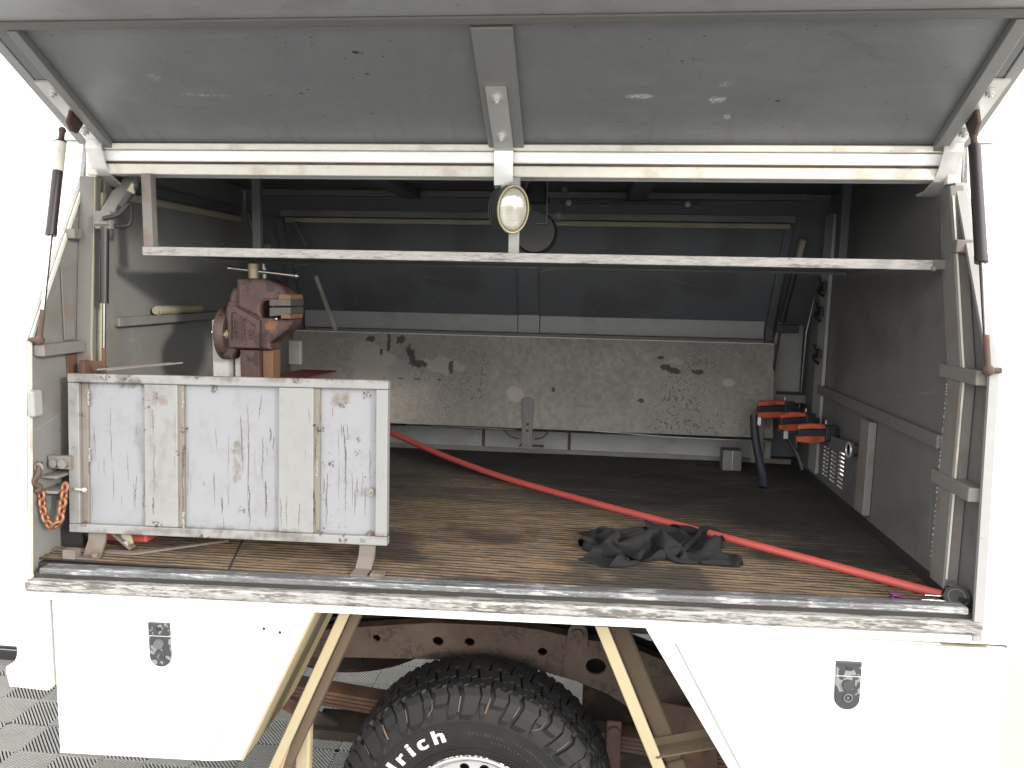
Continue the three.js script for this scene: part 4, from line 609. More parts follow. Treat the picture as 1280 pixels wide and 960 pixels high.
  part(t, 'frame_rail', sh(front(box(X0, X1, Y1 - 0.027, Y1, Z - 0.03, Z, 0.004))), mf); part(t, 'frame_rail', sh(front(box(X0, X1, Y0, Y0 + 0.027, Z - 0.03, Z, 0.004))), mf);
  part(t, 'frame_post', sh(front(box(X0 + 0.001, X0 + 0.036, Y0 + 0.0275, Y1 - 0.0275, Z - 0.03, Z - 0.001, 0.003))), mf); part(t, 'frame_post', sh(front(box(X1 - 0.036, X1 - 0.001, Y0 + 0.0275, Y1 - 0.0275, Z - 0.03, Z - 0.001, 0.003))), mf);
  for (const [a, b] of [[-1.307, -1.203], [-0.893, -0.788]]) { part(t, 'upright', sh(front(box(a, b, Y0 + 0.0275, Y1 - 0.0275, Z - 0.022, Z - 0.003, 0.003))), mf); part(t, 'upright_edge', sh(front(box(b - 0.003, b + 0.017, Y0 + 0.028, Y1 - 0.028, Z - 0.02, Z - 0.010, 0.002))), me); }
  part(t, 'inner_edge', sh(front(box(X0 + 0.036, X0 + 0.058, Y0 + 0.028, Y1 - 0.028, Z - 0.02, Z - 0.013, 0.003))), me);
  const mf2 = M.greyLight; const weld = (x, y0, y1) => [...Array(Math.round((y1 - y0) / 0.007))].map((_, i) => ball(V(x + R(-0.001, 0.001), y0 + i * 0.007, Z - 0.012), R(0.0028, 0.0045), 6));
  for (const [x, a, b] of [[-1.487, 1.43, 1.475], [-1.488, 1.60, 1.65], [-1.19, 1.60, 1.65], [-1.19, 1.24, 1.29], [-0.779, 1.41, 1.46], [-0.605, 1.42, 1.44]]) part(t, 'weld_bead', sh(merge(weld(x, a, b))), mf2);
  part(t, 'catch_pin', [cyl(V(-1.515, 1.342, Z + 0.002), V(-1.485, 1.342, Z + 0.006), 0.005), ball(V(-1.484, 1.342, Z + 0.006), 0.008, 10)], M.galv);
  part(t, 'bolt', hex(V(-0.618, 1.372, Z - 0.02), V(0, 0, 1), 0.008, 0.012), M.steel); part(t, 'bolt', hex(V(-0.618, 1.245, Z - 0.02), V(0, 0, 1), 0.007, 0.01), M.footRust);
  part(t, 'foot', [strapZY([[-0.118, 1.22], [-0.112, 1.18], [-0.085, 1.142], [-0.05, YF + 0.004]], -1.49, -1.435, 0.007, 0.0), box(-1.53, -1.49, YF + 0.002, YF + 0.03, -0.075, -0.045, 0.003), cyl(V(-1.44, YF + 0.012, -0.06), V(-1.425, YF + 0.012, -0.06), 0.01)], M.footRust);
  part(t, 'foot', [strapZY([[-0.112, 1.225], [-0.108, 1.18], [-0.085, 1.15], [-0.045, YF + 0.005]], -0.645, -0.598, 0.007, -0.01), box(-0.598, -0.56, YF + 0.001, YF + 0.014, -0.075, -0.045, 0.002)], M.footRust);
  part(t, 'corner_tab', [bar(V(-1.42, 1.70, -0.13), V(-1.30, 1.705, -0.34), 0.008, 0.006), bar(V(-1.45, 1.70, -0.13), V(-1.33, 1.704, -0.33), 0.006, 0.006)], M.greyRust);
}
{
  // folding bracket and red case in the shade under the panel
  const b = thing('folding_bracket', 'small folded steel bracket on the mat under the left end of the framed panel', 'bracket', [-1.4, YF, -0.18]);
  part(b, 'arm', bar(V(-1.455, 1.215, -0.15), V(-1.37, 1.15, -0.145), 0.008, 0.03, V(0, 0, 1)), M.footRust); part(b, 'arm', bar(V(-1.40, 1.21, -0.15), V(-1.385, 1.16, -0.15), 0.03, 0.008, V(0, 0, 1)), M.seal);
  part(b, 'base_plate', [exZ([[-1.60, 0], [-1.34, 0], [-1.12, 0.16], [-1.14, 0.16], [-1.36, 0.02], [-1.60, 0.02]], 0, 0.006).rotateX(-Math.PI / 2).translate(0, YF + 0.006, -0.1)], M.footRust);
  part(b, 'pin', cyl(V(-1.385, 1.168, -0.148), V(-1.385, 1.168, -0.132), 0.008), M.galv);
  const r = thing('red_case', 'red metal case half hidden behind the bracket under the framed panel', 'case', [-1.42, YF, -0.24]);
  part(r, 'body', box(-1.53, -1.36, YF + 0.006, YF + 0.085, -0.32, -0.2, 0.01), M.red); part(r, 'lid_edge', box(-1.533, -1.357, YF + 0.06, YF + 0.068, -0.323, -0.197, 0.003), M.red);
  // copper coloured chain hanging by the left edge
  const ch = thing('copper_chain', 'loop of copper coloured chain hanging beside the left edge of the opening', 'chain', [-1.56, 1.24, -0.06]);
  const path = new THREE.CatmullRomCurve3([V(-1.592, 1.33, -0.055), V(-1.586, 1.29, -0.05), V(-1.574, 1.252, -0.05), V(-1.558, 1.24, -0.05), V(-1.543, 1.25, -0.055), V(-1.537, 1.29, -0.065), V(-1.535, 1.35, -0.08)]);
  for (let i = 0; i < 11; i++) { const u = i / 10, p = path.getPointAt(u), d = path.getTangentAt(u); const g = new THREE.TorusGeometry(0.0085, 0.0050, 8, 16); g.scale(1, 1.5, 1); g.rotateX(0); const m = new THREE.Matrix4(); const z = V(Math.sin(i % 2 * 1.4), 0, Math.cos(i % 2 * 1.4)); const x = d.clone().cross(z).normalize(); m.makeBasis(x, d, x.clone().cross(d)).setPosition(p); g.applyMatrix4(m); part(ch, 'link', g, M.copper); }
  const hk = thing('chain_hook', 'dark twisted metal hook tied at the top of the copper chain', 'hook', [-1.595, 1.35, -0.05]);
  part(hk, 'hook', tube([V(-1.595, 1.43, -0.06), V(-1.585, 1.40, -0.04), V(-1.597, 1.375, -0.035), V(-1.59, 1.355, -0.05), V(-1.598, 1.345, -0.04)], 0.008, 8), M.rust); part(hk, 'eye', new THREE.TorusGeometry(0.012, 0.004, 8, 16).translate(-1.592, 1.415, -0.05), M.greyRust);
  const cr = thing('shade_boards', 'near-black boards added for the shade at the left wall behind the copper chain', 'shade_boards', [-1.56, YF, -0.3]);  // added boards; their near-black colour stands in for the shade here
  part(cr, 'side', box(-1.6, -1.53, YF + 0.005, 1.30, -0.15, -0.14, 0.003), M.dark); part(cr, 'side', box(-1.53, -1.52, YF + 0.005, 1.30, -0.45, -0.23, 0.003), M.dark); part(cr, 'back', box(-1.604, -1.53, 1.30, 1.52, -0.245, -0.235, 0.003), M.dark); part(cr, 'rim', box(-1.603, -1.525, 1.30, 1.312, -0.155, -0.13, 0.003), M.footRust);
}
{
  // engineer's vise bolted to a post, turned so that its screw stands upright
  const v = thing('bench_vise', 'rusty brown cast iron bench vise mounted sideways with its screw handle on top', 'vise', [-1.1, 1.62, -0.5]);
  const S = 0.00278, X = (p) => -1.095 + (p - 330) * S, Y = (p) => 1.842 - (p - 400) * S * 0.98; // the vise's own drawing, units of 2.78 mm
  const pl = (a) => a.map(([x, y]) => [X(x), Y(y)]);
  const body = [[282, 447], [279, 430], [281, 410], [287, 392], [291, 378], [304, 377], [333, 396], [345, 396], [372, 398], [370, 405], [364, 412], [352, 421], [344, 428], [344, 436], [300, 437], [294, 449]];
  part(v, 'fixed_body', [exZ(pl(body), -0.56, -0.46, [], 0.012), exZ(pl([[292, 384], [302, 383], [333, 400], [331, 434], [294, 434]]), -0.47, -0.447, [pl([[297, 391], [302, 389], [329, 405], [328, 426], [296, 426]])], 0.003), exZ(pl([[296, 388], [331, 404], [330, 428], [295, 428]]), -0.48, -0.453)], M.castIron, 'fixed half of the vise with a recessed nameplate');
  part(v, 'sliding_jaw', [exZ((() => { const s = new THREE.Shape(); s.moveTo(X(304), Y(385)); s.lineTo(X(304), Y(350)); s.lineTo(X(336), Y(349)); s.quadraticCurveTo(X(356), Y(351), X(365), Y(368)); s.lineTo(X(365), Y(376)); s.lineTo(X(346), Y(377)); s.quadraticCurveTo(X(334), Y(374), X(333), Y(388)); s.lineTo(X(334), Y(398)); s.closePath(); return s; })(), -0.55, -0.452, [], 0.012), exZ(pl([[292, 372], [296, 361], [305, 360], [305, 384], [290, 384]]), -0.55, -0.47, [], 0.01)], M.castIron, 'sliding jaw of the vise');
  part(v, 'jaw_plate', [exZ(pl([[346, 374], [372, 373], [372, 381.5], [346, 382]]), -0.56, -0.442, [], 0.002)], M.jaw); part(v, 'jaw_plate', [exZ(pl([[346, 384], [372, 383], [372, 391], [346, 395]]), -0.56, -0.442, [], 0.002)], M.jaw);
  part(v, 'jaw_cap', [exZ(pl([[358, 367], [372, 368], [372, 373], [357, 375]]), -0.555, -0.44, [], 0.004)], M.orangeRust); part(v, 'jaw_cap', [exZ(pl([[360, 391.5], [372, 391.5], [371, 397], [360, 397]]), -0.555, -0.44, [], 0.003)], M.orangeRust);
  part(v, 'slide_bar', [exZ(pl([[305, 437], [329, 437], [329, 485], [305, 485]]), -0.545, -0.462, [], 0.003)], M.castIron); part(v, 'slide_side', [exZ(pl([[329.5, 437], [343, 437], [342, 485], [329.5, 485]]), -0.55, -0.485, [], 0.003)], M.orangeRust);
  part(v, 'swivel_base', [cyl(V(X(284), Y(418), -0.51), V(X(279), Y(418), -0.51), 0.085, 0.09, 40), cyl(V(X(289), Y(418), -0.51), V(X(284), Y(418), -0.51), 0.078, 0.085, 40)], M.castIron);
  part(v, 'screw_boss', cyl(V(X(319), Y(350), -0.5), V(X(318.5), Y(331.5), -0.5), 0.0195, 0.0195, 24), M.brass);
  part(v, 'handle', [cyl(V(X(286), Y(337), -0.51), V(X(374), Y(345), -0.485), 0.0066, 0.0066, 14), ball(V(X(286), Y(337), -0.51), 0.0085, 14), cyl(V(X(286), Y(337), -0.51), V(X(292), Y(337.5), -0.51), 0.0085, 0.006, 14), ball(V(X(374), Y(345), -0.485), 0.0098, 16)], M.steel);
  part(v, 'bolt', hex(V(X(290.5), Y(418), -0.458), V(0, 0, 1), 0.0095, 0.012), M.brass); part(v, 'jaw_screw', ball(V(X(354), Y(397.5), -0.445), 0.006, 10), M.steel); part(v, 'clamp_bolt', hex(V(X(281), Y(417), -0.50), V(-1, 0, 0), 0.013, 0.03), M.galv);
  const em = []; const font = await new FontLoader().loadAsync('fonts/droid/droid_sans_bold.typeface.json');
  for (const [str, px0, py0, sz] of [['OFFSET', 304, 423.5, 0.0115], ['DAWN', 313.5, 424, 0.0145], ['125', 323.5, 423, 0.0115]]) { const g = new TextGeometry(str, { font, size: sz, depth: 0.0045, curveSegments: 4, bevelEnabled: true, bevelSize: 0.0004, bevelThickness: 0.0005, bevelSegments: 1 }); g.rotateZ(Math.PI / 2); g.scale(1, 1.25, 1); g.translate(X(px0), Y(py0), -0.4535); em.push(g); }
  part(v, 'cast_lettering', em, M.castIron);
  M.postPaint = std({ map: paintTex([0.4, 0.39, 0.37], { s: 161, stain: 0.7, rust: 0.25, dirt: [0.12, 0.1, 0.085], specks: 4, per: 0.4 }), roughness: 0.6 });
  const p = thing('vise_post', 'white painted steel post that carries the rusty vise, chipped at the bolt', 'post', [-1.27, YF, -0.52]);
  part(p, 'post', box(-1.288, -1.215, YF + 0.004, 1.838, -0.55, -0.515, 0.004), M.postPaint); part(p, 'slot', box(-1.272, -1.235, 1.765, 1.80, -0.516, -0.512, 0.001), M.black); part(p, 'back_plate', [box(-1.21, -1.19, 1.4, 1.75, -0.56, -0.52, 0.002)], M.whiteDirty); part(p, 'flange', box(-1.165, -1.15, 1.4, 1.76, -0.6, -0.56, 0.002), M.seal);
  part(p, 'cross_plate', [box(-1.06, -1.015, 1.68, 1.765, -0.64, -0.62, 0.003)], M.wallR);
  const rs = thing('red_sheet', 'flat red sheet lying behind the framed panel below the vise', 'sheet', [-1.2, 1.5, -1.3]);
  part(rs, 'sheet', exX([[-1.55, 1.55], [-1.1, 1.56], [-1.1, 1.566], [-1.55, 1.556]], -1.37, -1.2), std({ color: rgb(0.14, 0.028, 0.028), roughness: 0.7 }));
}
{
  // long grey board leaning against the far hatch
  const w = thing('work_board', 'long blotchy grey board leaning along the far wall of the bay', 'board', [-0.29, YF, -1.6]);
  const bx0 = -1.442, bx1 = 0.846, map = tex(2048, 512, (u, v) => {
    const x = u * 2.29, y = v * 0.43, a = fbm(x * 5, y * 6, 5, 701), b = fbm(x * 60, y * 60, 4, 704), e = fbm(x * 26, y * 26, 4, 707), f = fbm(x * 150, y * 150, 2, 709);
    let c = mix([0.155, 0.142, 0.127], [0.24, 0.224, 0.202], a);
    c = c.map((q) => q * (0.72 + 0.56 * b));
    const area = sst(0.42, 0.6, fbm(x * 2.6 + 4, y * 3, 4, 711)) * (0.35 + 0.65 * sst(0.25, 0.55, u) * sst(1.0, 0.72, u));
    c = mix(c, [0.035, 0.03, 0.027], 0.75 * area * sst(0.57, 0.62, f * 0.5 + b * 0.5)); // black pits
    const cr = Math.abs(fbm(x * 9, y * 9, 4, 715) - 0.5) + Math.abs(fbm(x * 30, y * 30, 2, 717) - 0.5) * 0.12; c = mix(c, [0.03, 0.026, 0.024], 0.6 * area * sst(0.012, 0.004, cr)); // fine cracks
    const pale = (X, Y, rx, ry, k, col) => { const d = Math.hypot((u - X) / rx, (v - Y) / ry) + 0.9 * (e - 0.5); c = mix(c, col, k * sst(1.0, 0.75, d)); };
    pale(0.175, 0.66, 0.055, 0.22, 0.8, [0.27, 0.25, 0.225]); pale(0.245, 0.56, 0.035, 0.16, 0.6, [0.2, 0.21, 0.2]); pale(0.33, 0.66, 0.05, 0.1, 0.55, [0.28, 0.26, 0.235]); pale(0.485, 0.38, 0.022, 0.1, 0.8, [0.3, 0.28, 0.25]); pale(0.03, 0.5, 0.05, 0.4, 0.4, [0.22, 0.2, 0.18]); pale(0.91, 0.58, 0.012, 0.05, 0.8, [0.3, 0.28, 0.26]); pale(0.81, 0.78, 0.015, 0.035, 0.6, [0.28, 0.27, 0.25]);
    const spot = (X, Y, rx, ry, k = 0.9) => { const d = Math.hypot((u - X) / rx, (v - Y) / ry) + 1.1 * (b - 0.5); c = mix(c, [0.028, 0.024, 0.021], k * sst(1, 0.7, d)); };
    for (const [X, Y, rx, ry] of [[0.17, 0.93, 0.012, 0.04], [0.21, 0.9, 0.004, 0.13], [0.235, 0.93, 0.012, 0.06], [0.195, 0.78, 0.005, 0.05], [0.262, 0.74, 0.009, 0.1], [0.275, 0.67, 0.02, 0.045], [0.345, 0.64, 0.006, 0.09], [0.255, 0.8, 0.006, 0.08], [0.56, 0.43, 0.004, 0.03], [0.785, 0.72, 0.012, 0.035], [0.80, 0.68, 0.014, 0.04], [0.775, 0.82, 0.006, 0.02], [0.85, 0.68, 0.012, 0.03], [0.74, 0.35, 0.007, 0.035], [0.06, 0.3, 0.01, 0.04]]) spot(X, Y, rx, ry);
    if (Math.abs(v - 0.5 - 0.02 * (u - 0.3)) < 0.006 && u > 0.235 && u < 0.325 && vn(u * 80, 1, 5) > 0.3) c = [0.02, 0.02, 0.02];
    return c;
  }, { repeat: false });
  const g = merge([exX([[-1.548, 1.312], [-1.632, 1.735], [-1.652, 1.731], [-1.568, 1.308]], bx0, bx1)]); { const p = g.attributes.position, uv = g.attributes.uv; for (let i = 0; i < p.count; i++) uv.setXY(i, clamp((p.getX(i) - bx0) / (bx1 - bx0), 0.001, 0.999), clamp((p.getY(i) - 1.312) / 0.423, 0.002, 0.998)); g.userData.uv = true; }
  part(w, 'board', g, std({ map, roughness: 0.75, bumpMap: castBump, bumpScale: 0.0008 }));
  part(w, 'top_edge', [bar(V(bx0, 1.737, -1.641), V(bx1, 1.737, -1.641), 0.024, 0.004)], M.whiteDirty);
  const strap = (x, y0, y1, z) => { const s = new THREE.Shape(); const r = 0.0255; s.moveTo(-r, y0); s.lineTo(r, y0); s.lineTo(r, y1 - r); s.absarc(0, y1 - r, r, 0, Math.PI, false); s.closePath(); return exZ(s, 0, 0.008, [], 0.002).translate(x, 0, z); };
  part(w, 'strap_hinge', [strap(-0.277, 1.225, 1.46, -1.556), box(-0.315, -0.20, 1.214, 1.226, -1.60, -1.545, 0.002)], M.wallR, 'dark round-topped strap at the middle of the board');
  for (const y of [1.332, 1.302]) part(w, 'rivet', ball(V(-0.276, y, -1.548), 0.007, 10), M.rust);
  part(w, 'stay_wire', [tube([V(-0.40, 1.318, -1.56), V(-0.36, 1.275, -1.545), V(-0.315, 1.262, -1.545)], 0.004, 6), tube([V(-0.24, 1.262, -1.545), V(-0.20, 1.275, -1.545), V(-0.165, 1.316, -1.56)], 0.004, 6)], M.rust);
  part(w, 'strap_hinge', strap(0.775, 1.20, 1.45, -1.53), M.wallR);
  const bl = thing('metal_block', 'small dark grey metal box on the mat near the far right corner', 'metal box', [0.66, YF, -1.6]);
  part(bl, 'box', [box(0.635, 0.722, YF + 0.004, YF + 0.10, -1.66, -1.58, 0.003)], M.wallR); part(bl, 'edge', box(0.676, 0.681, YF + 0.006, YF + 0.098, -1.5805, -1.5775, 0.001), M.galv);
}
{
  // red tube, slightly bowed, lying across the mat
  const t = thing('red_pole', 'long thin red tube lying diagonally across the mat', 'pole', [0, YF, -0.8]);
  part(t, 'tube', tube([V(-1.14, 1.272, -1.80), V(-0.9, 1.232, -1.615), V(-0.62, 1.188, -1.40), V(-0.348, 1.162, -1.19), V(0, 1.154, -0.918), V(0.338, 1.153, -0.655), V(0.677, 1.154, -0.388), V(0.99, 1.154, -0.138)], 0.0134, 16, 90), M.red);
  part(t, 'end_plug', [cyl(V(0.988, 1.154, -0.1395), V(0.997, 1.154, -0.132), 0.0095), cyl(V(0.993, 1.156, -0.136), V(1.012, 1.164, -0.12), 0.005)], M.black);
  // tape-like reel with clips beside its end
  const r = thing('cord_reel', 'small round black retractable reel lying at the right end of the red tube', 'reel', [1.0, YF, -0.09]);
  const D = V(-0.35, 0.62, 0.7).normalize(), c0 = V(1.002, YF + 0.026, -0.082); part(r, 'body', [cyl(c0, c0.clone().addScaledVector(D, 0.022), 0.032, 0.03, 32)], M.black); part(r, 'face_ring', [new THREE.TorusGeometry(0.02, 0.0018, 8, 32)].map((g) => frameAt(g, c0.clone().addScaledVector(D, 0.0225), D)), std({ color: rgb(0.1), roughness: 0.4 }));
  part(r, 'cord', tube([V(0.985, YF + 0.03, -0.11), V(1.005, YF + 0.055, -0.14), V(1.03, YF + 0.058, -0.10)], 0.0012, 5), M.greyDark);
  const k = thing('carabiner', 'shiny silver carabiner clipped to the black reel', 'carabiner', [0.91, YF, -0.09]);
  const loop = (cx, cz, L, w, r, a, y, n = 40) => { const p = []; for (let i = 0; i < n; i++) { const u = i / n * Math.PI * 2, x = Math.cos(u) * L * 0.5, z = Math.sin(u) * w * 0.5 * (1 + 0.25 * Math.cos(u)); p.push(V(cx + x * Math.cos(a) - z * Math.sin(a), y + 0.008 * Math.sin(u), cz + x * Math.sin(a) + z * Math.cos(a))); } return new THREE.TubeGeometry(new THREE.CatmullRomCurve3(p, true), 60, r, 8, true); };
  part(k, 'body', loop(0.955, -0.078, 0.085, 0.034, 0.0048, 0.08, YF + 0.018), M.chrome); part(k, 'gate', bar(V(0.925, YF + 0.026, -0.096), V(0.98, YF + 0.028, -0.091), 0.007, 0.007), M.chrome);
  const q = thing('purple_clip', 'small purple anodised clip lying by the silver carabiner', 'clip', [0.84, YF, -0.08]);
  const pm = std({ color: rgb(0.16, 0.02, 0.2), metalness: 0.7, roughness: 0.3 }); part(q, 'body', [tube([V(0.930, YF + 0.012, -0.068), V(0.895, YF + 0.010, -0.066), V(0.870, YF + 0.016, -0.062), V(0.850, YF + 0.014, -0.075), V(0.835, YF + 0.02, -0.085), V(0.845, YF + 0.02, -0.1), V(0.865, YF + 0.018, -0.093), V(0.875, YF + 0.012, -0.08), V(0.905, YF + 0.012, -0.078), V(0.930, YF + 0.014, -0.072)], 0.0034, 8, 60)], pm); part(q, 'gate', tube([V(0.835, YF + 0.026, -0.115), V(0.842, YF + 0.02, -0.098), V(0.850, YF + 0.012, -0.085)], 0.002, 6), M.black);
}
{
  // crumpled black cloth
  const t = thing('black_cloth', 'crumpled black cloth lying on the mat against the red tube', 'cloth', [0.22, YF, -0.42]);
  // a 0.64 x 0.5 m sheet is gathered, dropped on the floor and left to settle: springs, friction, no two layers closer than its thickness
  const NX = 64, NY = 50, D = 0.0105, n = NX * NY, p = new Float32Array(n * 3), o = new Float32Array(n * 3);
  for (let j = 0; j < NY; j++) for (let i = 0; i < NX; i++) {
    const u = i / (NX - 1) - 0.5, v = j / (NY - 1) - 0.5, k = (j * NX + i) * 3, a = fbm(u * 5 + 4, v * 5, 2, 801) - 0.5, b = fbm(u * 5, v * 5 + 7, 2, 805) - 0.5;
    p[k] = u * 0.43 + a * 0.2 + v * 0.07; p[k + 2] = v * 0.28 + b * 0.16 - u * 0.04; p[k + 1] = 0.01 + 0.17 * Math.pow(1 - Math.abs(2 * fbm(u * 4.6 + 2, v * 5.2, 2, 809) - 1), 1.6) * sst(0.55, 0.3, Math.max(Math.abs(u), Math.abs(v))) + 0.012 * Math.sin(u * 24 + v * 19 + a * 20) + 0.05 * sst(0.3, 0, Math.hypot(u - 0.2, v + 0.2));
    for (let c = 0; c < 3; c++) o[k + c] = p[k + c];
  }
  const link = []; for (let j = 0; j < NY; j++) for (let i = 0; i < NX; i++) { const k = j * NX + i; if (i + 1 < NX) link.push([k, k + 1, D, 1]); if (j + 1 < NY) link.push([k, k + NX, D, 1]); if (i + 1 < NX && j + 1 < NY) { link.push([k, k + NX + 1, D * 1.414, 0.5]); link.push([k + 1, k + NX, D * 1.414, 0.5]); } if (i + 4 < NX) link.push([k, k + 4, D * 4, 0.16]); if (j + 4 < NY) link.push([k, k + 4 * NX, D * 4, 0.16]); if (i + 2 < NX) link.push([k, k + 2, D * 2, 0.12]); if (j + 2 < NY) link.push([k, k + 2 * NX, D * 2, 0.12]); }
  const TH = 0.0085, cell = new Map();
  for (let s = 0; s < 120; s++) {
    for (let k = 0; k < n * 3; k++) { const q = p[k]; p[k] += (p[k] - o[k]) * 0.9 + (k % 3 === 1 ? -0.00028 : 0); o[k] = q; }
    for (let it = 0; it < 4; it++) for (const [a, b, L, st] of link) { const A = a * 3, B = b * 3, dx = p[B] - p[A], dy = p[B + 1] - p[A + 1], dz = p[B + 2] - p[A + 2], l = Math.sqrt(dx * dx + dy * dy + dz * dz) || 1e-6, f = 0.5 * st * (l - L) / l * (l < L ? 0.45 : 1); p[A] += dx * f; p[A + 1] += dy * f; p[A + 2] += dz * f; p[B] -= dx * f; p[B + 1] -= dy * f; p[B + 2] -= dz * f; }
    cell.clear(); for (let a = 0; a < n; a++) { const key = (Math.floor(p[a * 3] / TH) + 500) * 1000000 + (Math.floor(p[a * 3 + 1] / TH) + 500) * 1000 + Math.floor(p[a * 3 + 2] / TH) + 500; const q = cell.get(key); if (q) q.push(a); else cell.set(key, [a]); }
    for (let a = 0; a < n; a++) { const A = a * 3, cx = Math.floor(p[A] / TH) + 500, cy = Math.floor(p[A + 1] / TH) + 500, cz = Math.floor(p[A + 2] / TH) + 500; for (let x = -1; x < 2; x++) for (let y = -1; y < 2; y++) for (let z = -1; z < 2; z++) { const q = cell.get((cx + x) * 1000000 + (cy + y) * 1000 + cz + z); if (q) for (const b of q) { if (b <= a || (Math.abs((a % NX) - (b % NX)) < 3 && Math.abs(Math.floor(a / NX) - Math.floor(b / NX)) < 3)) continue; const B = b * 3, dx = p[B] - p[A], dy = p[B + 1] - p[A + 1], dz = p[B + 2] - p[A + 2], l = Math.sqrt(dx * dx + dy * dy + dz * dz) || 1e-6; if (l < TH) { const f = 0.3 * (l - TH) / l; p[A] += dx * f; p[A + 1] += dy * f; p[A + 2] += dz * f; p[B] -= dx * f; p[B + 1] -= dy * f; p[B + 2] -= dz * f; } } } }
    for (let a = 0; a < n; a++) if (p[a * 3 + 1] < 0.005) { p[a * 3 + 1] = 0.005; p[a * 3] = lerp(p[a * 3], o[a * 3], 0.8); p[a * 3 + 2] = lerp(p[a * 3 + 2], o[a * 3 + 2], 0.8); }
  }
  const at = (i, j, c) => p[(clamp(j, 0, NY - 1) * NX + clamp(i, 0, NX - 1)) * 3 + c], cub = (a, b, c, d, t) => b + 0.5 * t * (c - a + t * (2 * a - 5 * b + 4 * c - d + t * (3 * (b - c) + d - a)));
  const S = 3, MX = (NX - 1) * S + 1, MY = (NY - 1) * S + 1, pos = new Float32Array(MX * MY * 3), idx = [];
  for (let j = 0; j < MY; j++) for (let i = 0; i < MX; i++) {
    const fi = i / S, fj = j / S, a = Math.min(NX - 2, Math.floor(fi)), b = Math.min(NY - 2, Math.floor(fj)), q = [];
    for (let c = 0; c < 3; c++) { const r = []; for (let m = -1; m < 3; m++) r.push(cub(at(a - 1, b + m, c), at(a, b + m, c), at(a + 1, b + m, c), at(a + 2, b + m, c), fi - a)); q.push(cub(r[0], r[1], r[2], r[3], fj - b)); }
    pos.set([0.232 + q[0], YF + Math.max(0.004, q[1]), -0.44 + q[2]], (j * MX + i) * 3);
    if (i < MX - 1 && j < MY - 1) { const e = j * MX + i; idx.push(e, e + MX, e + 1, e + 1, e + MX, e + MX + 1); }
  }
  const g = new THREE.BufferGeometry(); g.setAttribute('position', new THREE.BufferAttribute(pos, 3)); g.setIndex(idx); g.computeVertexNormals(); part(t, 'fabric', g, M.cloth);
}
{
  // work lamp under the hinge rail, and a second round lamp behind it
  const t = thing('work_lamp', 'oval work lamp with a bright glass face hanging at the middle of the opening', 'lamp', [-0.24, 2.2, -0.42]);
  const c = V(-0.240, 2.197, -0.295), d = V(0.5, -0.12, 0.86).normalize(), rows = [[0.03, -0.085], [0.055, -0.075], [0.068, -0.03], [0.07, 0.0], [0.07, 0.008], [0.064, 0.012]];
  const H = frameAt(new THREE.LatheGeometry(rows.map((p) => new THREE.Vector2(p[0], p[1])), 40).rotateX(Math.PI / 2).scale(0.72, 1, 1), c, d); part(t, 'housing', [H, ...[-0.02, -0.035, -0.05, -0.065].map((z) => frameAt(new THREE.TorusGeometry(0.0655, 0.003, 6, 32).scale(0.72, 1, 1).translate(0, 0, z), c, d))], M.black);
  const lt = std({ map: tex(256, 256, (u, v) => { const a = fbm(u * 6, v * 6, 4, 821), g = 0.5 + 0.5 * Math.sin(u * 90), h = 0.5 + 0.5 * Math.sin(v * 90); let q = mix([0.36, 0.35, 0.3], [0.6, 0.6, 0.55], a); const r = Math.hypot(u - 0.5, v - 0.5) * 2; q = mix(q, [0.22, 0.2, 0.14], 0.8 * sst(0.8, 1, r)); q = mix(q, [0.2, 0.19, 0.15], 0.5 * sst(0.3, 0.15, Math.abs(r - 0.35)) * a); return q.map((x) => x * (0.86 + 0.14 * g * h)); }, { repeat: false }), roughness: 0.12, metalness: 0.35 });
  const lg = new THREE.LatheGeometry([[0, 0.022], [0.02, 0.021], [0.042, 0.017], [0.058, 0.011], [0.064, 0.004]].map((p) => new THREE.Vector2(p[0], p[1])), 40).rotateX(Math.PI / 2); { const p = lg.attributes.position, uv = lg.attributes.uv; for (let i = 0; i < p.count; i++) uv.setXY(i, 0.5 + p.getX(i) / 0.13, 0.5 + p.getY(i) / 0.13); lg.userData.uv = true; } lg.scale(0.72, 1, 1); part(t, 'lens', frameAt(lg, c, d), lt);
  part(t, 'rim', frameAt(new THREE.TorusGeometry(0.067, 0.0045, 8, 48).scale(0.72, 1, 1).translate(0, 0, 0.008), c, d), M.brass);
  part(t, 'hanger', [bar(V(-0.262, 2.25, -0.33), V(-0.262, 2.285, -0.362), 0.025, 0.006), ball(V(-0.27, 2.262, -0.325), 0.009, 10)], M.galv);
  const s = thing('round_lamp', 'round black lamp facing away, hung behind the oval work lamp', 'lamp', [-0.2, 2.17, -0.8]);
  part(s, 'housing', [cyl(V(-0.205, 2.165, -0.82), V(-0.205, 2.165, -0.74), 0.078, 0.07, 36)], M.black); part(s, 'cone', cyl(V(-0.205, 2.27, -0.8), V(-0.205, 2.34, -0.8), 0.05, 0.03, 20), M.black);
  part(s, 'bracket', [box(-0.165, -0.161, 2.19, 2.34, -0.735, -0.728, 0.001), box(-0.20, -0.161, 2.19, 2.194, -0.735, -0.728, 0.001), cyl(V(-0.13, 2.225, -0.8), V(-0.115, 2.225, -0.8), 0.02), cyl(V(-0.12, 2.33, -0.9), V(-0.10, 2.33, -0.9), 0.014)], M.greyDark);
}
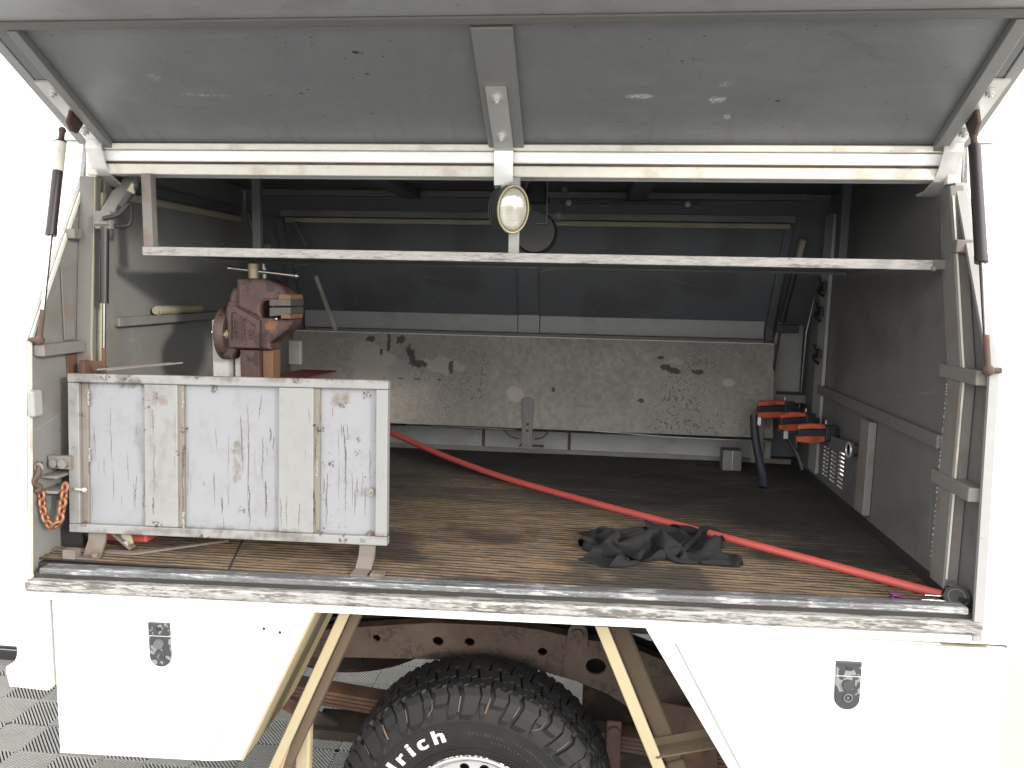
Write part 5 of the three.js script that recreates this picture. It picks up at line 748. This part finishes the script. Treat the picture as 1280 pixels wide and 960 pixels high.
{
  // three orange grips hanging on the rail at the right wall, a dark strap beside them
  const grip = (label, p, s, m, flat) => { const t = thing('orange_clamp', label, 'clamp', [p.x, p.y, p.z], 'orange clamps on the rail at the right wall');
    const sh = (y0, y1, bow) => { const a = new THREE.Shape(); a.moveTo(-0.085 * s, y0); a.quadraticCurveTo(0, y0 - bow, 0.045 * s, y0 + 0.004); a.lineTo(0.045 * s, y1); a.quadraticCurveTo(-0.02 * s, y1 + Math.max(0, -bow) + 0.002, -0.085 * s, y1 - 0.002); a.closePath(); return exZ(a, -0.012, 0.012, [], 0.004); };
    const put = (g) => g.rotateY(flat).translate(p.x, p.y, p.z);
    part(t, 'handle', put(sh(0.012, 0.032, -0.008)), M.orange); part(t, 'handle', put(sh(-0.036, -0.014, 0.012)), M.orange); part(t, 'spine', put(box(-0.086 * s, 0.05 * s, -0.014, 0.012, -0.01, 0.01, 0.004)), M.navy); part(t, 'head', put(merge([box(0.047 * s, 0.10 * s, -0.034, 0.03, -0.013, 0.013, 0.006), box(0.098 * s, 0.125 * s, -0.016, 0.012, -0.008, 0.008, 0.004)])), M.navy); part(t, 'maker_plate', put(box(0.058 * s, 0.08 * s, -0.014, 0.01, 0.0128, 0.0142, 0.001)), M.black); part(t, 'pivot', put(cyl(V(0.05 * s, 0.036, 0), V(0.05 * s, 0.05, 0), 0.006)), M.steel); return t; };
  const put3 = [[V(0.90, 1.425, -1.10), 0.85, 0, 0.15, 'front orange clamp with clean handles, nearest along the rail at the right wall'], [V(0.862, 1.447, -1.24), 0.85, 0, 0.3, 'middle orange clamp with dark grimy handles on the rail at the right wall'], [V(0.815, 1.468, -1.42), 0.95, 0, 0.3, 'rearmost orange clamp on the rail, closest to the far wall']];
  for (const [p, s, m, f, l] of put3) grip(l, p, s, m, f);
  const st = thing('blue_strap', 'dark blue webbing strap hanging below the orange clamps', 'strap', [0.74, YF, -1.35]);
  part(st, 'webbing', tube([V(0.725, 1.44, -1.4), V(0.73, 1.36, -1.38), V(0.745, 1.26, -1.34), V(0.755, 1.19, -1.30), V(0.75, YF + 0.01, -1.26)], 0.018, 8, 30), M.navy); part(st, 'webbing', tube([V(0.80, 1.40, -1.3), V(0.84, 1.37, -1.28), V(0.88, 1.30, -1.26), V(0.90, 1.24, -1.24)], 0.008, 6, 30), M.navy);
  part(st, 'buckle', [box(0.735, 0.75, 1.40, 1.435, -1.375, -1.365, 0.002)], M.galv); part(st, 'buckle', [box(0.822, 0.84, 1.365, 1.40, -1.27, -1.26, 0.002)], M.galv);
}

renderer.render(scene, camera);
